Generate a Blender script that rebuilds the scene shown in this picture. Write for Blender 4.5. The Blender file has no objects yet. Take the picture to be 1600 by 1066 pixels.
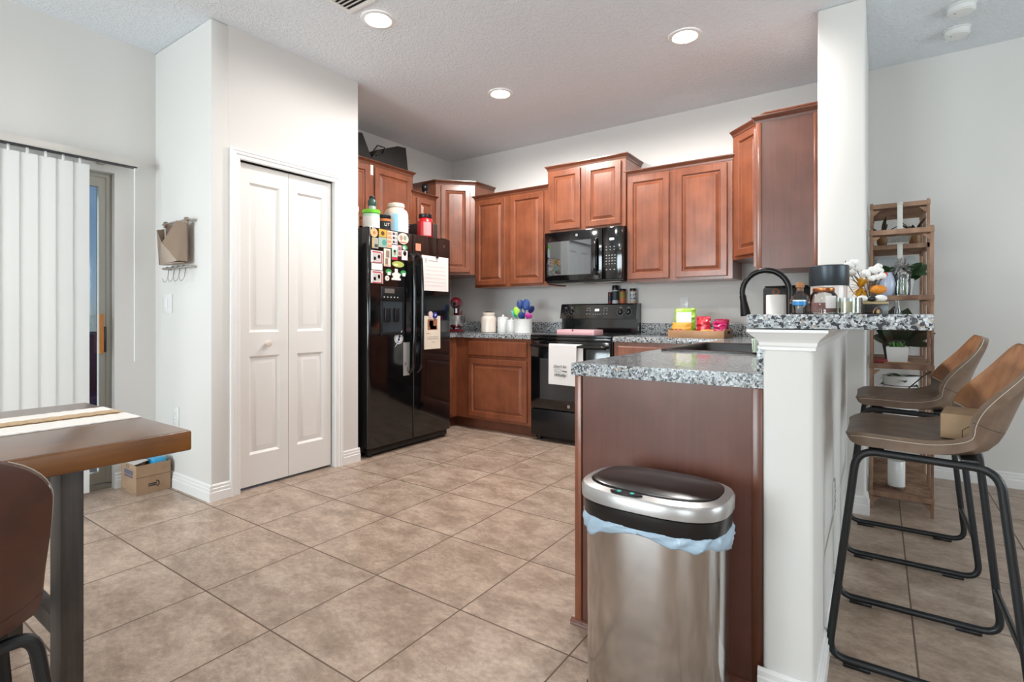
import bpy, bmesh, math, random
from mathutils import Vector, Matrix, noise
random.seed(7)
SC = bpy.context.scene
COL = SC.collection
PI = math.pi

# ---------------------------------------------------------------- camera
CAMH = 1.09
cd = bpy.data.cameras.new('camera'); cam = bpy.data.objects.new('camera', cd); COL.objects.link(cam)
cam.location = (0, 0, CAMH); cam.rotation_euler = (PI/2, 0, math.radians(34.81))
cd.sensor_width = 36; cd.lens = 36*823/1600; cd.shift_y = -40/1600
cd.clip_start = 0.05; cd.clip_end = 200
SC.camera = cam
# ---------------------------------------------------------------- exposure, world
SC.view_settings.view_transform = 'Standard'; SC.view_settings.look = 'None'
SC.view_settings.gamma = 1; SC.view_settings.use_curve_mapping = False
SC.view_settings.exposure = 0.66
W = bpy.data.worlds.new('sky'); SC.world = W; W.use_nodes = True
wn = W.node_tree.nodes; wl = W.node_tree.links
bgn = wn['Background']; sky = wn.new('ShaderNodeTexSky'); sky.sky_type = 'HOSEK_WILKIE'
sky.sun_direction = (0.3, -0.4, 0.85); sky.turbidity = 3
wl.new(sky.outputs[0], bgn.inputs[0]); bgn.inputs[1].default_value = 1.2

# ---------------------------------------------------------------- area lamps standing in for daylight through windows
def area(name, loc, rot, sx, sy, power, color=(1, 1, 1)):
    l = bpy.data.lights.new(name, 'AREA'); l.shape = 'RECTANGLE'; l.size = sx; l.size_y = sy
    l.energy = power; l.color = color
    o = bpy.data.objects.new(name, l); COL.objects.link(o); o.location = loc; o.rotation_euler = rot
    return o
DAY = (0.96, 0.985, 1.0)
# rear wall windows (light comes in along +Y), slider on the left (light along +X), window on the right (along -X); upward tilts added to brighten the ceiling
area('daylight_rear_window', (-2.35, -3.62, 1.25), (PI/2+0.28, 0, 0), 2.2, 2.0, 178, DAY)
area('daylight_living_window', (1.45, -3.62, 1.30), (PI/2+0.45, 0, 0), 2.0, 1.5, 72, DAY)
area('daylight_sliding_door', (-4.35, 0.1, 1.0), (PI/2+0.2, 0, -PI/2), 2.3, 1.9, 30, DAY)
area('daylight_side_window', (3.85, 2.4, 1.30), (PI/2+0.0, 0, PI/2), 2.2, 1.5, 74, DAY)

# ================================================================ helpers
def lin(c):
    if isinstance(c, str):
        c = c.lstrip('#'); c = [int(c[i:i+2], 16) for i in (0, 2, 4)]
    r = []
    for v in c:
        v = v/255.0
        r.append(v/12.92 if v <= 0.04045 else ((v+0.055)/1.055)**2.4)
    return (r[0], r[1], r[2], 1)

MATS = {}
def mat(name, color, rough=0.5, metal=0.0, coat=0.0, bump=None, var=None, alpha=None, emit=None, trans=0.0, spec=None, sheen=0.0, aniso=None):
    """bump=(scale,strength[,dist])  var=(scale,color2,detail[,stretch xyz])"""
    if name in MATS: return MATS[name]
    m = bpy.data.materials.new(name); m.use_nodes = True
    nt = m.node_tree; N = nt.nodes; L = nt.links; b = N['Principled BSDF']
    b.inputs['Base Color'].default_value = lin(color); b.inputs['Roughness'].default_value = rough
    b.inputs['Metallic'].default_value = metal
    if coat: b.inputs['Coat Weight'].default_value = coat; b.inputs['Coat Roughness'].default_value = 0.12
    if spec is not None: b.inputs['Specular IOR Level'].default_value = spec
    if sheen: b.inputs['Sheen Weight'].default_value = sheen
    if trans: b.inputs['Transmission Weight'].default_value = trans
    tc = None
    if bump or var:
        tc = N.new('ShaderNodeTexCoord')
    if var:
        mp = N.new('ShaderNodeMapping'); L.new(tc.outputs['Object'], mp.inputs[0])
        if len(var) > 3: mp.inputs['Scale'].default_value = var[3]
        n = N.new('ShaderNodeTexNoise'); n.inputs['Scale'].default_value = var[0]; n.inputs['Detail'].default_value = var[2]
        L.new(mp.outputs[0], n.inputs['Vector'])
        cr = N.new('ShaderNodeValToRGB'); cr.color_ramp.elements[0].position = 0.35; cr.color_ramp.elements[1].position = 0.65
        cr.color_ramp.elements[0].color = lin(color); cr.color_ramp.elements[1].color = lin(var[1])
        L.new(n.outputs[0], cr.inputs[0]); L.new(cr.outputs[0], b.inputs['Base Color'])
    if bump:
        n = N.new('ShaderNodeTexNoise'); n.inputs['Scale'].default_value = bump[0]; n.inputs['Detail'].default_value = 3
        L.new(tc.outputs['Object'], n.inputs['Vector'])
        bp = N.new('ShaderNodeBump'); bp.inputs['Strength'].default_value = bump[1]
        bp.inputs['Distance'].default_value = bump[2] if len(bump) > 2 else 0.002
        L.new(n.outputs[0], bp.inputs['Height']); L.new(bp.outputs[0], b.inputs['Normal'])
    if emit:
        b.inputs['Emission Color'].default_value = lin(emit[0]); b.inputs['Emission Strength'].default_value = emit[1]
    MATS[name] = m
    return m

def glass(name, tint='#ffffff', gloss=0.08, rough=0.02):
    if name in MATS: return MATS[name]
    m = bpy.data.materials.new(name); m.use_nodes = True; nt = m.node_tree; N = nt.nodes; L = nt.links
    N.remove(N['Principled BSDF']); out = N['Material Output']
    t = N.new('ShaderNodeBsdfTransparent'); t.inputs[0].default_value = lin(tint)
    g = N.new('ShaderNodeBsdfGlossy'); g.inputs['Roughness'].default_value = rough
    fr = N.new('ShaderNodeFresnel'); fr.inputs[0].default_value = 1.45
    mx = N.new('ShaderNodeMixShader'); ad = N.new('ShaderNodeMath'); ad.operation = 'ADD'; ad.inputs[1].default_value = gloss; ad.use_clamp = True
    L.new(fr.outputs[0], ad.inputs[0]); L.new(ad.outputs[0], mx.inputs[0]); L.new(t.outputs[0], mx.inputs[1]); L.new(g.outputs[0], mx.inputs[2])
    L.new(mx.outputs[0], out.inputs[0]); MATS[name] = m
    return m

# ---- special materials
def mat_floor():
    m = bpy.data.materials.new('floor_tile'); m.use_nodes = True; nt = m.node_tree; N = nt.nodes; L = nt.links; b = N['Principled BSDF']
    g = N.new('ShaderNodeNewGeometry'); mp = N.new('ShaderNodeMapping'); mp.vector_type = 'POINT'
    L.new(g.outputs['Position'], mp.inputs[0])
    SX, SY = 0.4567, 0.4715
    mp.inputs['Location'].default_value = (3.097/SX+20, -1.019/SY+20, 0); mp.inputs['Scale'].default_value = (1/SX, 1/SY, 1)
    br = N.new('ShaderNodeTexBrick'); br.offset = 0; br.squash = 1; br.inputs['Scale'].default_value = 1
    br.inputs['Brick Width'].default_value = 1; br.inputs['Row Height'].default_value = 1
    br.inputs['Mortar Size'].default_value = 0.0068; br.inputs['Mortar Smooth'].default_value = 0.2; br.inputs['Bias'].default_value = 0
    br.inputs['Color1'].default_value = (0, 0, 0, 1); br.inputs['Color2'].default_value = (1, 1, 1, 1); br.inputs['Mortar'].default_value = (0.5, 0.5, 0.5, 1)
    L.new(mp.outputs[0], br.inputs['Vector'])
    # per-tile offset for the veining
    add = N.new('ShaderNodeVectorMath'); add.operation = 'MULTIPLY_ADD'; add.inputs[1].default_value = (7, 5, 3)
    L.new(br.outputs['Color'], add.inputs[0]); L.new(g.outputs['Position'], add.inputs[2])
    n1 = N.new('ShaderNodeTexNoise'); n1.inputs['Scale'].default_value = 6.0; n1.inputs['Detail'].default_value = 12; n1.inputs['Roughness'].default_value = 0.70; n1.inputs['Distortion'].default_value = 0.15
    st = N.new('ShaderNodeMapping'); st.inputs['Scale'].default_value = (1.0, 1.5, 1); st.inputs['Rotation'].default_value = (0, 0, 0.5)
    L.new(add.outputs[0], st.inputs[0]); L.new(st.outputs[0], n1.inputs['Vector'])
    cr = N.new('ShaderNodeValToRGB'); e = cr.color_ramp.elements
    e[0].position = 0.30; e[0].color = lin('#94816f'); e[1].position = 0.66; e[1].color = lin('#cbb7a6')
    q = e.new(0.46); q.color = lin('#ae9887'); q = e.new(0.55); q.color = lin('#bda897')
    L.new(n1.outputs[0], cr.inputs[0])
    n2 = N.new('ShaderNodeTexNoise'); n2.inputs['Scale'].default_value = 11; n2.inputs['Detail'].default_value = 12; n2.inputs['Distortion'].default_value = 0.35; n2.inputs['Roughness'].default_value = 0.72
    L.new(st.outputs[0], n2.inputs['Vector'])
    cr2 = N.new('ShaderNodeValToRGB'); e = cr2.color_ramp.elements; e[0].position = 0.47; e[0].color = (0, 0, 0, 1); e[1].position = 0.51; e[1].color = (1, 1, 1, 1)
    q = e.new(0.495); q.color = (0, 0, 0, 1); q2 = e.new(0.485); q2.color = (1, 1, 1, 1); e[0].color = (1, 1, 1, 1)
    L.new(n2.outputs[0], cr2.inputs[0])
    n3 = N.new('ShaderNodeTexNoise'); n3.inputs['Scale'].default_value = 3.1; L.new(st.outputs[0], n3.inputs['Vector'])
    vm = N.new('ShaderNodeMath'); vm.operation = 'MULTIPLY_ADD'; vm.inputs[1].default_value = -1; vm.inputs[2].default_value = 1; L.new(cr2.outputs[0], vm.inputs[0])
    vn = N.new('ShaderNodeMapRange'); vn.inputs['From Min'].default_value = 0.42; vn.inputs['From Max'].default_value = 0.72; vn.inputs['To Max'].default_value = 0.9; L.new(n3.outputs[0], vn.inputs[0])
    vv = N.new('ShaderNodeMath'); vv.operation = 'MULTIPLY'; L.new(vm.outputs[0], vv.inputs[0]); L.new(vn.outputs[0], vv.inputs[1])
    mx = N.new('ShaderNodeMixRGB'); mx.inputs[2].default_value = lin('#6e5d50'); L.new(vv.outputs[0], mx.inputs[0]); L.new(cr.outputs[0], mx.inputs[1])
    gn = N.new('ShaderNodeTexNoise'); gn.inputs['Scale'].default_value = 38; gn.inputs['Detail'].default_value = 8; gn.inputs['Roughness'].default_value = 0.75; L.new(st.outputs[0], gn.inputs['Vector'])
    gr = N.new('ShaderNodeValToRGB'); gr.color_ramp.elements[0].position = 0.38; gr.color_ramp.elements[0].color = (0.80, 0.78, 0.76, 1); gr.color_ramp.elements[1].position = 0.62; gr.color_ramp.elements[1].color = (1.08, 1.08, 1.08, 1)
    L.new(gn.outputs[0], gr.inputs[0]); gx = N.new('ShaderNodeMixRGB'); gx.blend_type = 'MULTIPLY'; gx.inputs[0].default_value = 1; L.new(mx.outputs[0], gx.inputs[1]); L.new(gr.outputs[0], gx.inputs[2]); mx = gx
    # tile to tile tint
    tt = N.new('ShaderNodeMixRGB'); tt.blend_type = 'MULTIPLY'; tt.inputs[0].default_value = 1
    tr = N.new('ShaderNodeValToRGB'); tr.color_ramp.elements[0].color = (0.90, 0.90, 0.90, 1); tr.color_ramp.elements[1].color = (1.0, 0.99, 0.975, 1)
    L.new(br.outputs['Color'], tr.inputs[0]); L.new(mx.outputs[0], tt.inputs[1]); L.new(tr.outputs[0], tt.inputs[2])
    gm = N.new('ShaderNodeMixRGB'); gm.inputs[2].default_value = lin('#6a584b'); L.new(br.outputs['Fac'], gm.inputs[0]); L.new(tt.outputs[0], gm.inputs[1])
    L.new(gm.outputs[0], b.inputs['Base Color'])
    rm = N.new('ShaderNodeMapRange'); rm.inputs['To Min'].default_value = 0.36; rm.inputs['To Max'].default_value = 0.85; L.new(br.outputs['Fac'], rm.inputs[0]); L.new(rm.outputs[0], b.inputs['Roughness'])
    bp = N.new('ShaderNodeBump'); bp.inputs['Strength'].default_value = 0.5; bp.inputs['Distance'].default_value = 0.003; bp.invert = True
    ba = N.new('ShaderNodeMath'); ba.operation = 'MULTIPLY_ADD'; ba.inputs[1].default_value = -0.12; L.new(n2.outputs[0], ba.inputs[0]); L.new(br.outputs['Fac'], ba.inputs[2])
    L.new(ba.outputs[0], bp.inputs['Height']); L.new(bp.outputs[0], b.inputs['Normal'])
    return m

def mat_ceiling():
    m = bpy.data.materials.new('ceiling_knockdown'); m.use_nodes = True; nt = m.node_tree; N = nt.nodes; L = nt.links; b = N['Principled BSDF']
    b.inputs['Base Color'].default_value = lin('#e9edf2'); b.inputs['Roughness'].default_value = 0.9
    g = N.new('ShaderNodeNewGeometry'); n = N.new('ShaderNodeTexNoise'); n.inputs['Scale'].default_value = 42; n.inputs['Detail'].default_value = 2; n.inputs['Distortion'].default_value = 1.2
    L.new(g.outputs['Position'], n.inputs['Vector'])
    cr = N.new('ShaderNodeValToRGB'); cr.color_ramp.elements[0].position = 0.46; cr.color_ramp.elements[1].position = 0.6
    L.new(n.outputs[0], cr.inputs[0]); bp = N.new('ShaderNodeBump'); bp.inputs['Strength'].default_value = 0.55; bp.inputs['Distance'].default_value = 0.005
    L.new(cr.outputs[0], bp.inputs['Height']); L.new(bp.outputs[0], b.inputs['Normal'])
    return m

def mat_granite(name, light, mid, dark, coat):
    m = bpy.data.materials.new(name); m.use_nodes = True; nt = m.node_tree; N = nt.nodes; L = nt.links; b = N['Principled BSDF']
    g = N.new('ShaderNodeNewGeometry')
    n0 = N.new('ShaderNodeTexNoise'); n0.inputs['Scale'].default_value = 120; L.new(g.outputs['Position'], n0.inputs['Vector'])
    ad = N.new('ShaderNodeVectorMath'); ad.operation = 'MULTIPLY_ADD'; ad.inputs[1].default_value = (0.012, 0.012, 0.012)
    L.new(n0.outputs['Color'], ad.inputs[0]); L.new(g.outputs['Position'], ad.inputs[2])
    v = N.new('ShaderNodeTexVoronoi'); v.inputs['Scale'].default_value = 200; L.new(ad.outputs[0], v.inputs['Vector'])
    sp = N.new('ShaderNodeSeparateColor'); L.new(v.outputs['Color'], sp.inputs[0])
    cr = N.new('ShaderNodeValToRGB'); cr.color_ramp.interpolation = 'CONSTANT'; e = cr.color_ramp.elements
    e[0].position = 0; e[0].color = lin(dark); e[1].position = 0.16; e[1].color = lin(mid)
    for p, c in ((0.34, light), (0.55, '#d3d6d8'), (0.68, light), (0.80, mid), (0.96, '#a8967e')):
        q = e.new(p); q.color = lin(c)
    L.new(sp.outputs[0], cr.inputs[0])
    v2 = N.new('ShaderNodeTexVoronoi'); v2.inputs['Scale'].default_value = 120; L.new(ad.outputs[0], v2.inputs['Vector'])
    sp2 = N.new('ShaderNodeSeparateColor'); L.new(v2.outputs['Color'], sp2.inputs[0])
    gt = N.new('ShaderNodeMath'); gt.operation = 'GREATER_THAN'; gt.inputs[1].default_value = 0.86; L.new(sp2.outputs[1], gt.inputs[0])
    mx = N.new('ShaderNodeMixRGB'); mx.inputs[2].default_value = lin(dark); L.new(gt.outputs[0], mx.inputs[0]); L.new(cr.outputs[0], mx.inputs[1])
    L.new(mx.outputs[0], b.inputs['Base Color']); b.inputs['Roughness'].default_value = 0.16; b.inputs['Coat Weight'].default_value = coat
    return m

def mat_wood(name, c1, c2, scale=3.0, stretch=(14, 14, 0.7), rough=0.32, coat=0.25, bump=0.03):
    m = bpy.data.materials.new(name); m.use_nodes = True; nt = m.node_tree; N = nt.nodes; L = nt.links; b = N['Principled BSDF']
    tc = N.new('ShaderNodeTexCoord'); mp = N.new('ShaderNodeMapping'); mp.inputs['Scale'].default_value = stretch
    L.new(tc.outputs['Object'], mp.inputs[0])
    n = N.new('ShaderNodeTexNoise'); n.inputs['Scale'].default_value = scale; n.inputs['Detail'].default_value = 7; n.inputs['Distortion'].default_value = 0.5; n.inputs['Roughness'].default_value = 0.6
    L.new(mp.outputs[0], n.inputs['Vector'])
    n2 = N.new('ShaderNodeTexNoise'); n2.inputs['Scale'].default_value = 6; n2.inputs['Detail'].default_value = 4; L.new(tc.outputs['Object'], n2.inputs['Vector'])
    ad = N.new('ShaderNodeMath'); ad.operation = 'MULTIPLY_ADD'; ad.inputs[1].default_value = 0.6; L.new(n2.outputs[0], ad.inputs[0])
    s = N.new('ShaderNodeMath'); s.operation = 'MULTIPLY'; s.inputs[1].default_value = 0.4; L.new(n.outputs[0], s.inputs[0]); L.new(s.outputs[0], ad.inputs[2])
    cr = N.new('ShaderNodeValToRGB'); cr.color_ramp.elements[0].position = 0.36; cr.color_ramp.elements[1].position = 0.64
    cr.color_ramp.elements[0].color = lin(c1); cr.color_ramp.elements[1].color = lin(c2)
    L.new(ad.outputs[0], cr.inputs[0]); L.new(cr.outputs[0], b.inputs['Base Color'])
    b.inputs['Roughness'].default_value = rough; b.inputs['Coat Weight'].default_value = coat; b.inputs['Coat Roughness'].default_value = 0.2
    bp = N.new('ShaderNodeBump'); bp.inputs['Strength'].default_value = bump*4; bp.inputs['Distance'].default_value = 0.001
    L.new(n.outputs[0], bp.inputs['Height']); L.new(bp.outputs[0], b.inputs['Normal'])
    return m

M_floor = mat_floor(); M_ceil = mat_ceiling()
M_gran = mat_granite('granite_laminate', '#b3b8bb', '#898d90', '#3b3d42', 0.3)
M_wood = mat_wood('cherry_maple', '#703c26', '#8f5236', rough=0.3, coat=0.55)
M_panel = mat_wood('cherry_panel_laminate', '#5e392d', '#704639', stretch=(20, 20, 1.0), rough=0.36, coat=0.1)
M_tabletop = mat_wood('table_top_wood', '#5d4130', '#7a573e', stretch=(16, 1.0, 16), rough=0.24, coat=0.4)
M_tableedge = mat_wood('table_edge_wood', '#6b4014', '#8a5620', stretch=(16, 1.0, 16), rough=0.42, coat=0.05)
M_darkwood = mat_wood('dark_grey_wood', '#2e2723', '#4c423b', stretch=(22, 22, 1.2), rough=0.5, coat=0.0, bump=0.1)
M_rustic = mat_wood('rustic_shelf_wood', '#6b4a3a', '#a8866c', stretch=(6, 6, 2), rough=0.7, coat=0, bump=0.1)
M_wall = mat('wall_paint', '#dfdcd8', 0.85, bump=(120, 0.12, 0.002))
M_white = mat('trim_white', '#eeecea', 0.4)
M_door = mat('door_white', '#e9e6e2', 0.42)
M_dark = mat('dark_void', '#141210', 0.9)
M_black = mat('appliance_black', '#08080a', 0.07, coat=0.6)
M_blacks = mat('appliance_black_satin', '#141416', 0.3)
M_blackt = mat('textured_black', '#101012', 0.38, bump=(400, 0.1))
M_blackm = mat('powder_black', '#191b1e', 0.35)
M_steel = mat('brushed_steel', '#a9a5a1', 0.26, 1.0, bump=None)
M_chrome = mat('chrome', '#c8c8c8', 0.12, 1.0)
M_nickel = mat('brushed_nickel', '#b0aaa2', 0.3, 1.0)
M_silverp = mat('silver_plastic', '#b3b0ae', 0.3, 0.6)
M_bronze = mat('black_bronze', '#22201f', 0.28, 0.7)
M_leather = mat('tan_leather', '#6a5546', 0.45, var=(14, '#806b5a', 6), bump=(160, 0.15), coat=0.05)
M_leather_in = mat('tan_leather_inner', '#825434', 0.45, var=(16, '#a27148', 8), bump=(160, 0.15))
M_brownl = mat('brown_leather', '#46281c', 0.5, var=(14, '#532f20', 6), bump=(160, 0.15))
M_thread = mat('white_thread', '#c4b8a8', 0.8)
M_glass = glass('window_glass', '#eef4f6', 0.05)
M_jar = glass('jar_glass', '#f2f5f4', 0.06)
M_lamp = mat('lamp_diffuser', '#ffffff', 0.5, emit=('#fff6ea', 20))
M_card = mat('cardboard', '#a88a6e', 0.8, var=(20, '#a08267', 3))
M_cardlight = mat('kraft_board', '#b39473', 0.75, var=(20, '#ab8c6b', 3))
M_paper = mat('paper', '#e6d8d2', 0.8)
M_black_ink = mat('black_ink', '#181818', 0.6)
M_greyink = mat('grey_ink', '#8c8684', 0.7)
M_marks = mat('appliance_marks', '#b8b8b8', 0.5)
M_digit = mat('lit_digits', '#ffffff', 0.5, emit=('#eef6ff', 2.5))
M_ceramic = mat('white_ceramic', '#e6e6e4', 0.22, coat=0.4)
M_cream = mat('cream_ceramic', '#ddd0c4', 0.25, coat=0.4)
M_leaf = mat('leaf_green', '#274428', 0.4, var=(20, '#35562f', 3))
M_leafd = mat('leaf_dark', '#2c2a22', 0.35, var=(20, '#3c3426', 3))
M_leafy = mat('leaf_succulent', '#4f7a3c', 0.5)
M_copper = mat('copper', '#b07048', 0.3, 1.0)
M_cork = mat('cork', '#a5714c', 0.8)

class MB:
    def __init__(s): s.bm = bmesh.new(); s.M = Matrix.Identity(4)
    def v(s, p): return s.bm.verts.new(s.M @ Vector(p))
    def f(s, vs):
        try: return s.bm.faces.new(vs)
        except ValueError: return None
    def box(s, x0, x1, y0, y1, z0, z1, bev=0.0, seg=2):
        x0, x1 = sorted((x0, x1)); y0, y1 = sorted((y0, y1)); z0, z1 = sorted((z0, z1))
        vs = [s.v((x, y, z)) for z in (z0, z1) for y in (y0, y1) for x in (x0, x1)]
        fs = [s.f([vs[i] for i in q]) for q in ((0, 2, 3, 1), (4, 5, 7, 6), (0, 1, 5, 4), (2, 6, 7, 3), (0, 4, 6, 2), (1, 3, 7, 5))]
        if bev > 0:
            bev = min(bev, 0.49*min(x1-x0, y1-y0, z1-z0))
            es = {e for f in fs for e in f.edges}
            bmesh.ops.bevel(s.bm, geom=list(es), offset=bev, segments=seg, affect='EDGES', profile=0.5, clamp_overlap=True)
        return s
    def prism(s, poly, z0, z1, bev=0.0):
        """poly in XY extruded along Z"""
        a = [s.v((x, y, z0)) for x, y in poly]; b = [s.v((x, y, z1)) for x, y in poly]; n = len(poly)
        fs = [s.f(a[::-1]), s.f(b)] + [s.f([a[i], a[(i+1) % n], b[(i+1) % n], b[i]]) for i in range(n)]
        if bev:
            es = {e for f in (fs[0], fs[1]) for e in f.edges}
            bmesh.ops.bevel(s.bm, geom=list(es), offset=bev, segments=2, affect='EDGES', profile=0.5)
        return s
    def sweep(s, prof, p0, p1, nrm, up=(0, 0, 1)):
        """profile [(out,up)] carried from p0 to p1; out along nrm"""
        p0, p1, nrm, up = Vector(p0), Vector(p1), Vector(nrm), Vector(up)
        a = [s.v(p0+nrm*o+up*u) for o, u in prof]; b = [s.v(p1+nrm*o+up*u) for o, u in prof]; n = len(prof)
        s.f(a[::-1]); s.f(b)
        for i in range(n): s.f([a[i], a[(i+1) % n], b[(i+1) % n], b[i]])
        return s
    def loops(s, rings, cap0=True, cap1=True, closed=True):
        R = [[s.v(p) for p in r] for r in rings]
        for a, b in zip(R, R[1:]):
            n = len(a)
            for i in range(n if closed else n-1): s.f([a[i], a[(i+1) % n], b[(i+1) % n], b[i]])
        if cap0: s.f(R[0][::-1])
        if cap1: s.f(R[-1])
        return s
    def lathe(s, prof, c=(0, 0, 0), n=24, sx=1, sy=1, cap0=True, cap1=True):
        rings = [[(c[0]+max(r, 1e-4)*sx*math.cos(2*PI*i/n), c[1]+max(r, 1e-4)*sy*math.sin(2*PI*i/n), c[2]+z) for i in range(n)] for r, z in prof]
        return s.loops(rings, cap0, cap1)
    def cyl(s, c, r, z0, z1, n=20, bev=0.0):
        if bev: return s.lathe([(r-bev, z0), (r, z0+bev), (r, z1-bev), (r-bev, z1)], (c[0], c[1], 0), n)
        return s.lathe([(r, z0), (r, z1)], (c[0], c[1], 0), n)
    def tube(s, pts, r, n=8, closed=False):
        P = [Vector(p) for p in pts]; m = len(P); rr = r if isinstance(r, (list, tuple)) else [r]*m
        rings = []; prev = None
        for i in range(m):
            if closed: d = P[(i+1) % m]-P[i-1]
            else: d = P[min(i+1, m-1)]-P[max(i-1, 0)]
            d.normalize()
            if prev is None:
                u = Vector((0, 0, 1)) if abs(d.z) < 0.9 else Vector((1, 0, 0)); u = (u-d*u.dot(d)).normalized()
            else: u = (prev-d*prev.dot(d)).normalized()
            prev = u; w = d.cross(u)
            rings.append([P[i]+(u*math.cos(2*PI*k/n)+w*math.sin(2*PI*k/n))*rr[i] for k in range(n)])
        if closed:
            R = [[s.v(p) for p in r_] for r_ in rings]
            for a in range(m):
                A, B = R[a], R[(a+1) % m]
                for i in range(n): s.f([A[i], A[(i+1) % n], B[(i+1) % n], B[i]])
        else: s.loops(rings)
        return s
    def ringpanel(s, x0, x1, z0, z1, prof):
        """nested rectangles in XZ plane facing -Y; prof = [(inset, y)]"""
        rings = [[(x0+i, y, z0+i), (x1-i, y, z0+i), (x1-i, y, z1-i), (x0+i, y, z1-i)] for i, y in prof]
        return s.loops(rings, False, True)
    def sphere(s, c, r, n=12, sx=1, sy=1, sz=1):
        prof = [(r*math.sin(PI*k/(n//2+2)), -r*math.cos(PI*k/(n//2+2))*sz) for k in range(n//2+3)]
        return s.lathe(prof, c, n, sx, sy)

def link(o, parent=None, off=None):
    COL.objects.link(o)
    if parent is not None:
        o.parent = parent
    return o
ORIG = {}
def wloc(o):
    """world location of the frame in which a child mesh is authored"""
    v = Vector((0, 0, 0))
    while o is not None: v += Vector(o.location); o = o.parent
    return v
def obj(name, mb, m, parent=None, smooth=True, angle=35, mods=None, kind=None, label=None):
    bm = mb.bm
    bmesh.ops.recalc_face_normals(bm, faces=bm.faces)
    me = bpy.data.meshes.new(name); bm.to_mesh(me); bm.free()
    for mm in (m if isinstance(m, (list, tuple)) else [m]): me.materials.append(mm)
    if smooth:
        me.polygons.foreach_set('use_smooth', [True]*len(me.polygons))
        try: me.set_sharp_from_angle(angle=math.radians(angle))
        except Exception: pass
    o = bpy.data.objects.new(name, me); link(o, parent)
    if parent is not None: o.location = -wloc(parent)
    if kind: o['kind'] = kind
    if label: o['label'] = label
    return o
def tag(o, label, cat, group=None, kind=None):
    o['label'] = label; o['category'] = cat
    if group: o['group'] = group
    if kind: o['kind'] = kind
    return o
def thing(name, label, cat, loc=(0, 0, 0), group=None):
    o = bpy.data.objects.new(name, None); COL.objects.link(o); o.location = loc; o.empty_display_size = 0.05
    return tag(o, label, cat, group)
def struct(name, mb, m, parent=None, **k):
    o = obj(name, mb, m, parent, **k)
    if parent is None: o['kind'] = 'structure'
    return o
def sempty(name, loc=(0, 0, 0)):
    o = bpy.data.objects.new(name, None); COL.objects.link(o); o.location = loc; o['kind'] = 'structure'; o.empty_display_size = 0.05
    return o
KIDS = {}
def kids(o): return [c for c in bpy.data.objects if c.parent == o]
def copy_tree(o, parent=None):
    c = o.copy(); COL.objects.link(c); c.parent = parent
    for ch in kids(o): copy_tree(ch, c)
    return c
def dup(o, loc, rz=None, label=None, group=None):
    c = copy_tree(o); c.location = loc
    if rz is not None: c.rotation_euler[2] = rz
    if label: c['label'] = label
    if group: c['group'] = group
    return c
def text_on(name, s, size, m, parent, origin, right, up, depth=0.0006, shear=0.0, align='CENTER', weight=0.0):
    """flat lettering whose reading direction is `right` and whose letters stand along `up`"""
    cu = bpy.data.curves.new(name, 'FONT'); cu.body = s; cu.size = size; cu.extrude = depth; cu.align_x = align; cu.align_y = 'CENTER'; cu.shear = shear; cu.offset = weight
    cu.resolution_u = 3
    t = bpy.data.objects.new(name+'_src', cu); COL.objects.link(t)
    dg = bpy.context.evaluated_depsgraph_get(); me = bpy.data.meshes.new_from_object(t.evaluated_get(dg))
    bpy.data.objects.remove(t); bpy.data.curves.remove(cu)
    r = Vector(right).normalized(); u = Vector(up).normalized(); n = r.cross(u)
    Mx = Matrix((r, u, n)).transposed().to_4x4(); Mx.translation = Vector(origin)
    me.transform(Mx); me.materials.clear(); me.materials.append(m)
    o = bpy.data.objects.new(name, me); link(o, parent)
    if parent is not None: o.location = -wloc(parent)
    return o

def fillet(pts, rad, n=6, closed=False):
    """round the corners of a 3D polyline"""
    P = [Vector(p) for p in pts]; out = []; m = len(P)
    rng = range(m) if closed else range(1, m-1)
    if not closed: out.append(P[0])
    for i in rng:
        a, b, c = P[i-1], P[i], P[(i+1) % m]
        d1 = (a-b); d2 = (c-b); r = min(rad, d1.length*0.49, d2.length*0.49)
        p = b+d1.normalized()*r; q = b+d2.normalized()*r
        for k in range(n+1):
            t = k/n; out.append(p*(1-t)**2+b*2*t*(1-t)+q*t*t)
    if not closed: out.append(P[-1])
    return out

# ================================================================ structure
CH = 2.835
LW, KW, BW, RW, RR = -3.95, -4.0, 4.54, 3.6, -3.3      # left wall, kitchen left wall, back wall, right wall, rear wall
struct('floor', MB().box(-4.15, 3.75, -3.45, 4.7, -0.1, 0), M_floor, smooth=False)
struct('ceiling', MB().box(-4.15, 3.75, -3.45, 4.7, CH, CH+0.1), M_ceil, smooth=False)
SO0, SO1, SOT = -1.10, 1.295, 1.985                    # sliding door opening in the left wall
w = MB(); w.box(LW-0.14, LW, RR, SO0, 0, CH); w.box(LW-0.14, LW, SO0, SO1, SOT, CH); w.box(LW-0.14, LW, SO1, 1.525, 0, CH)
struct('wall_left', w, M_wall, smooth=False)
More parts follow.
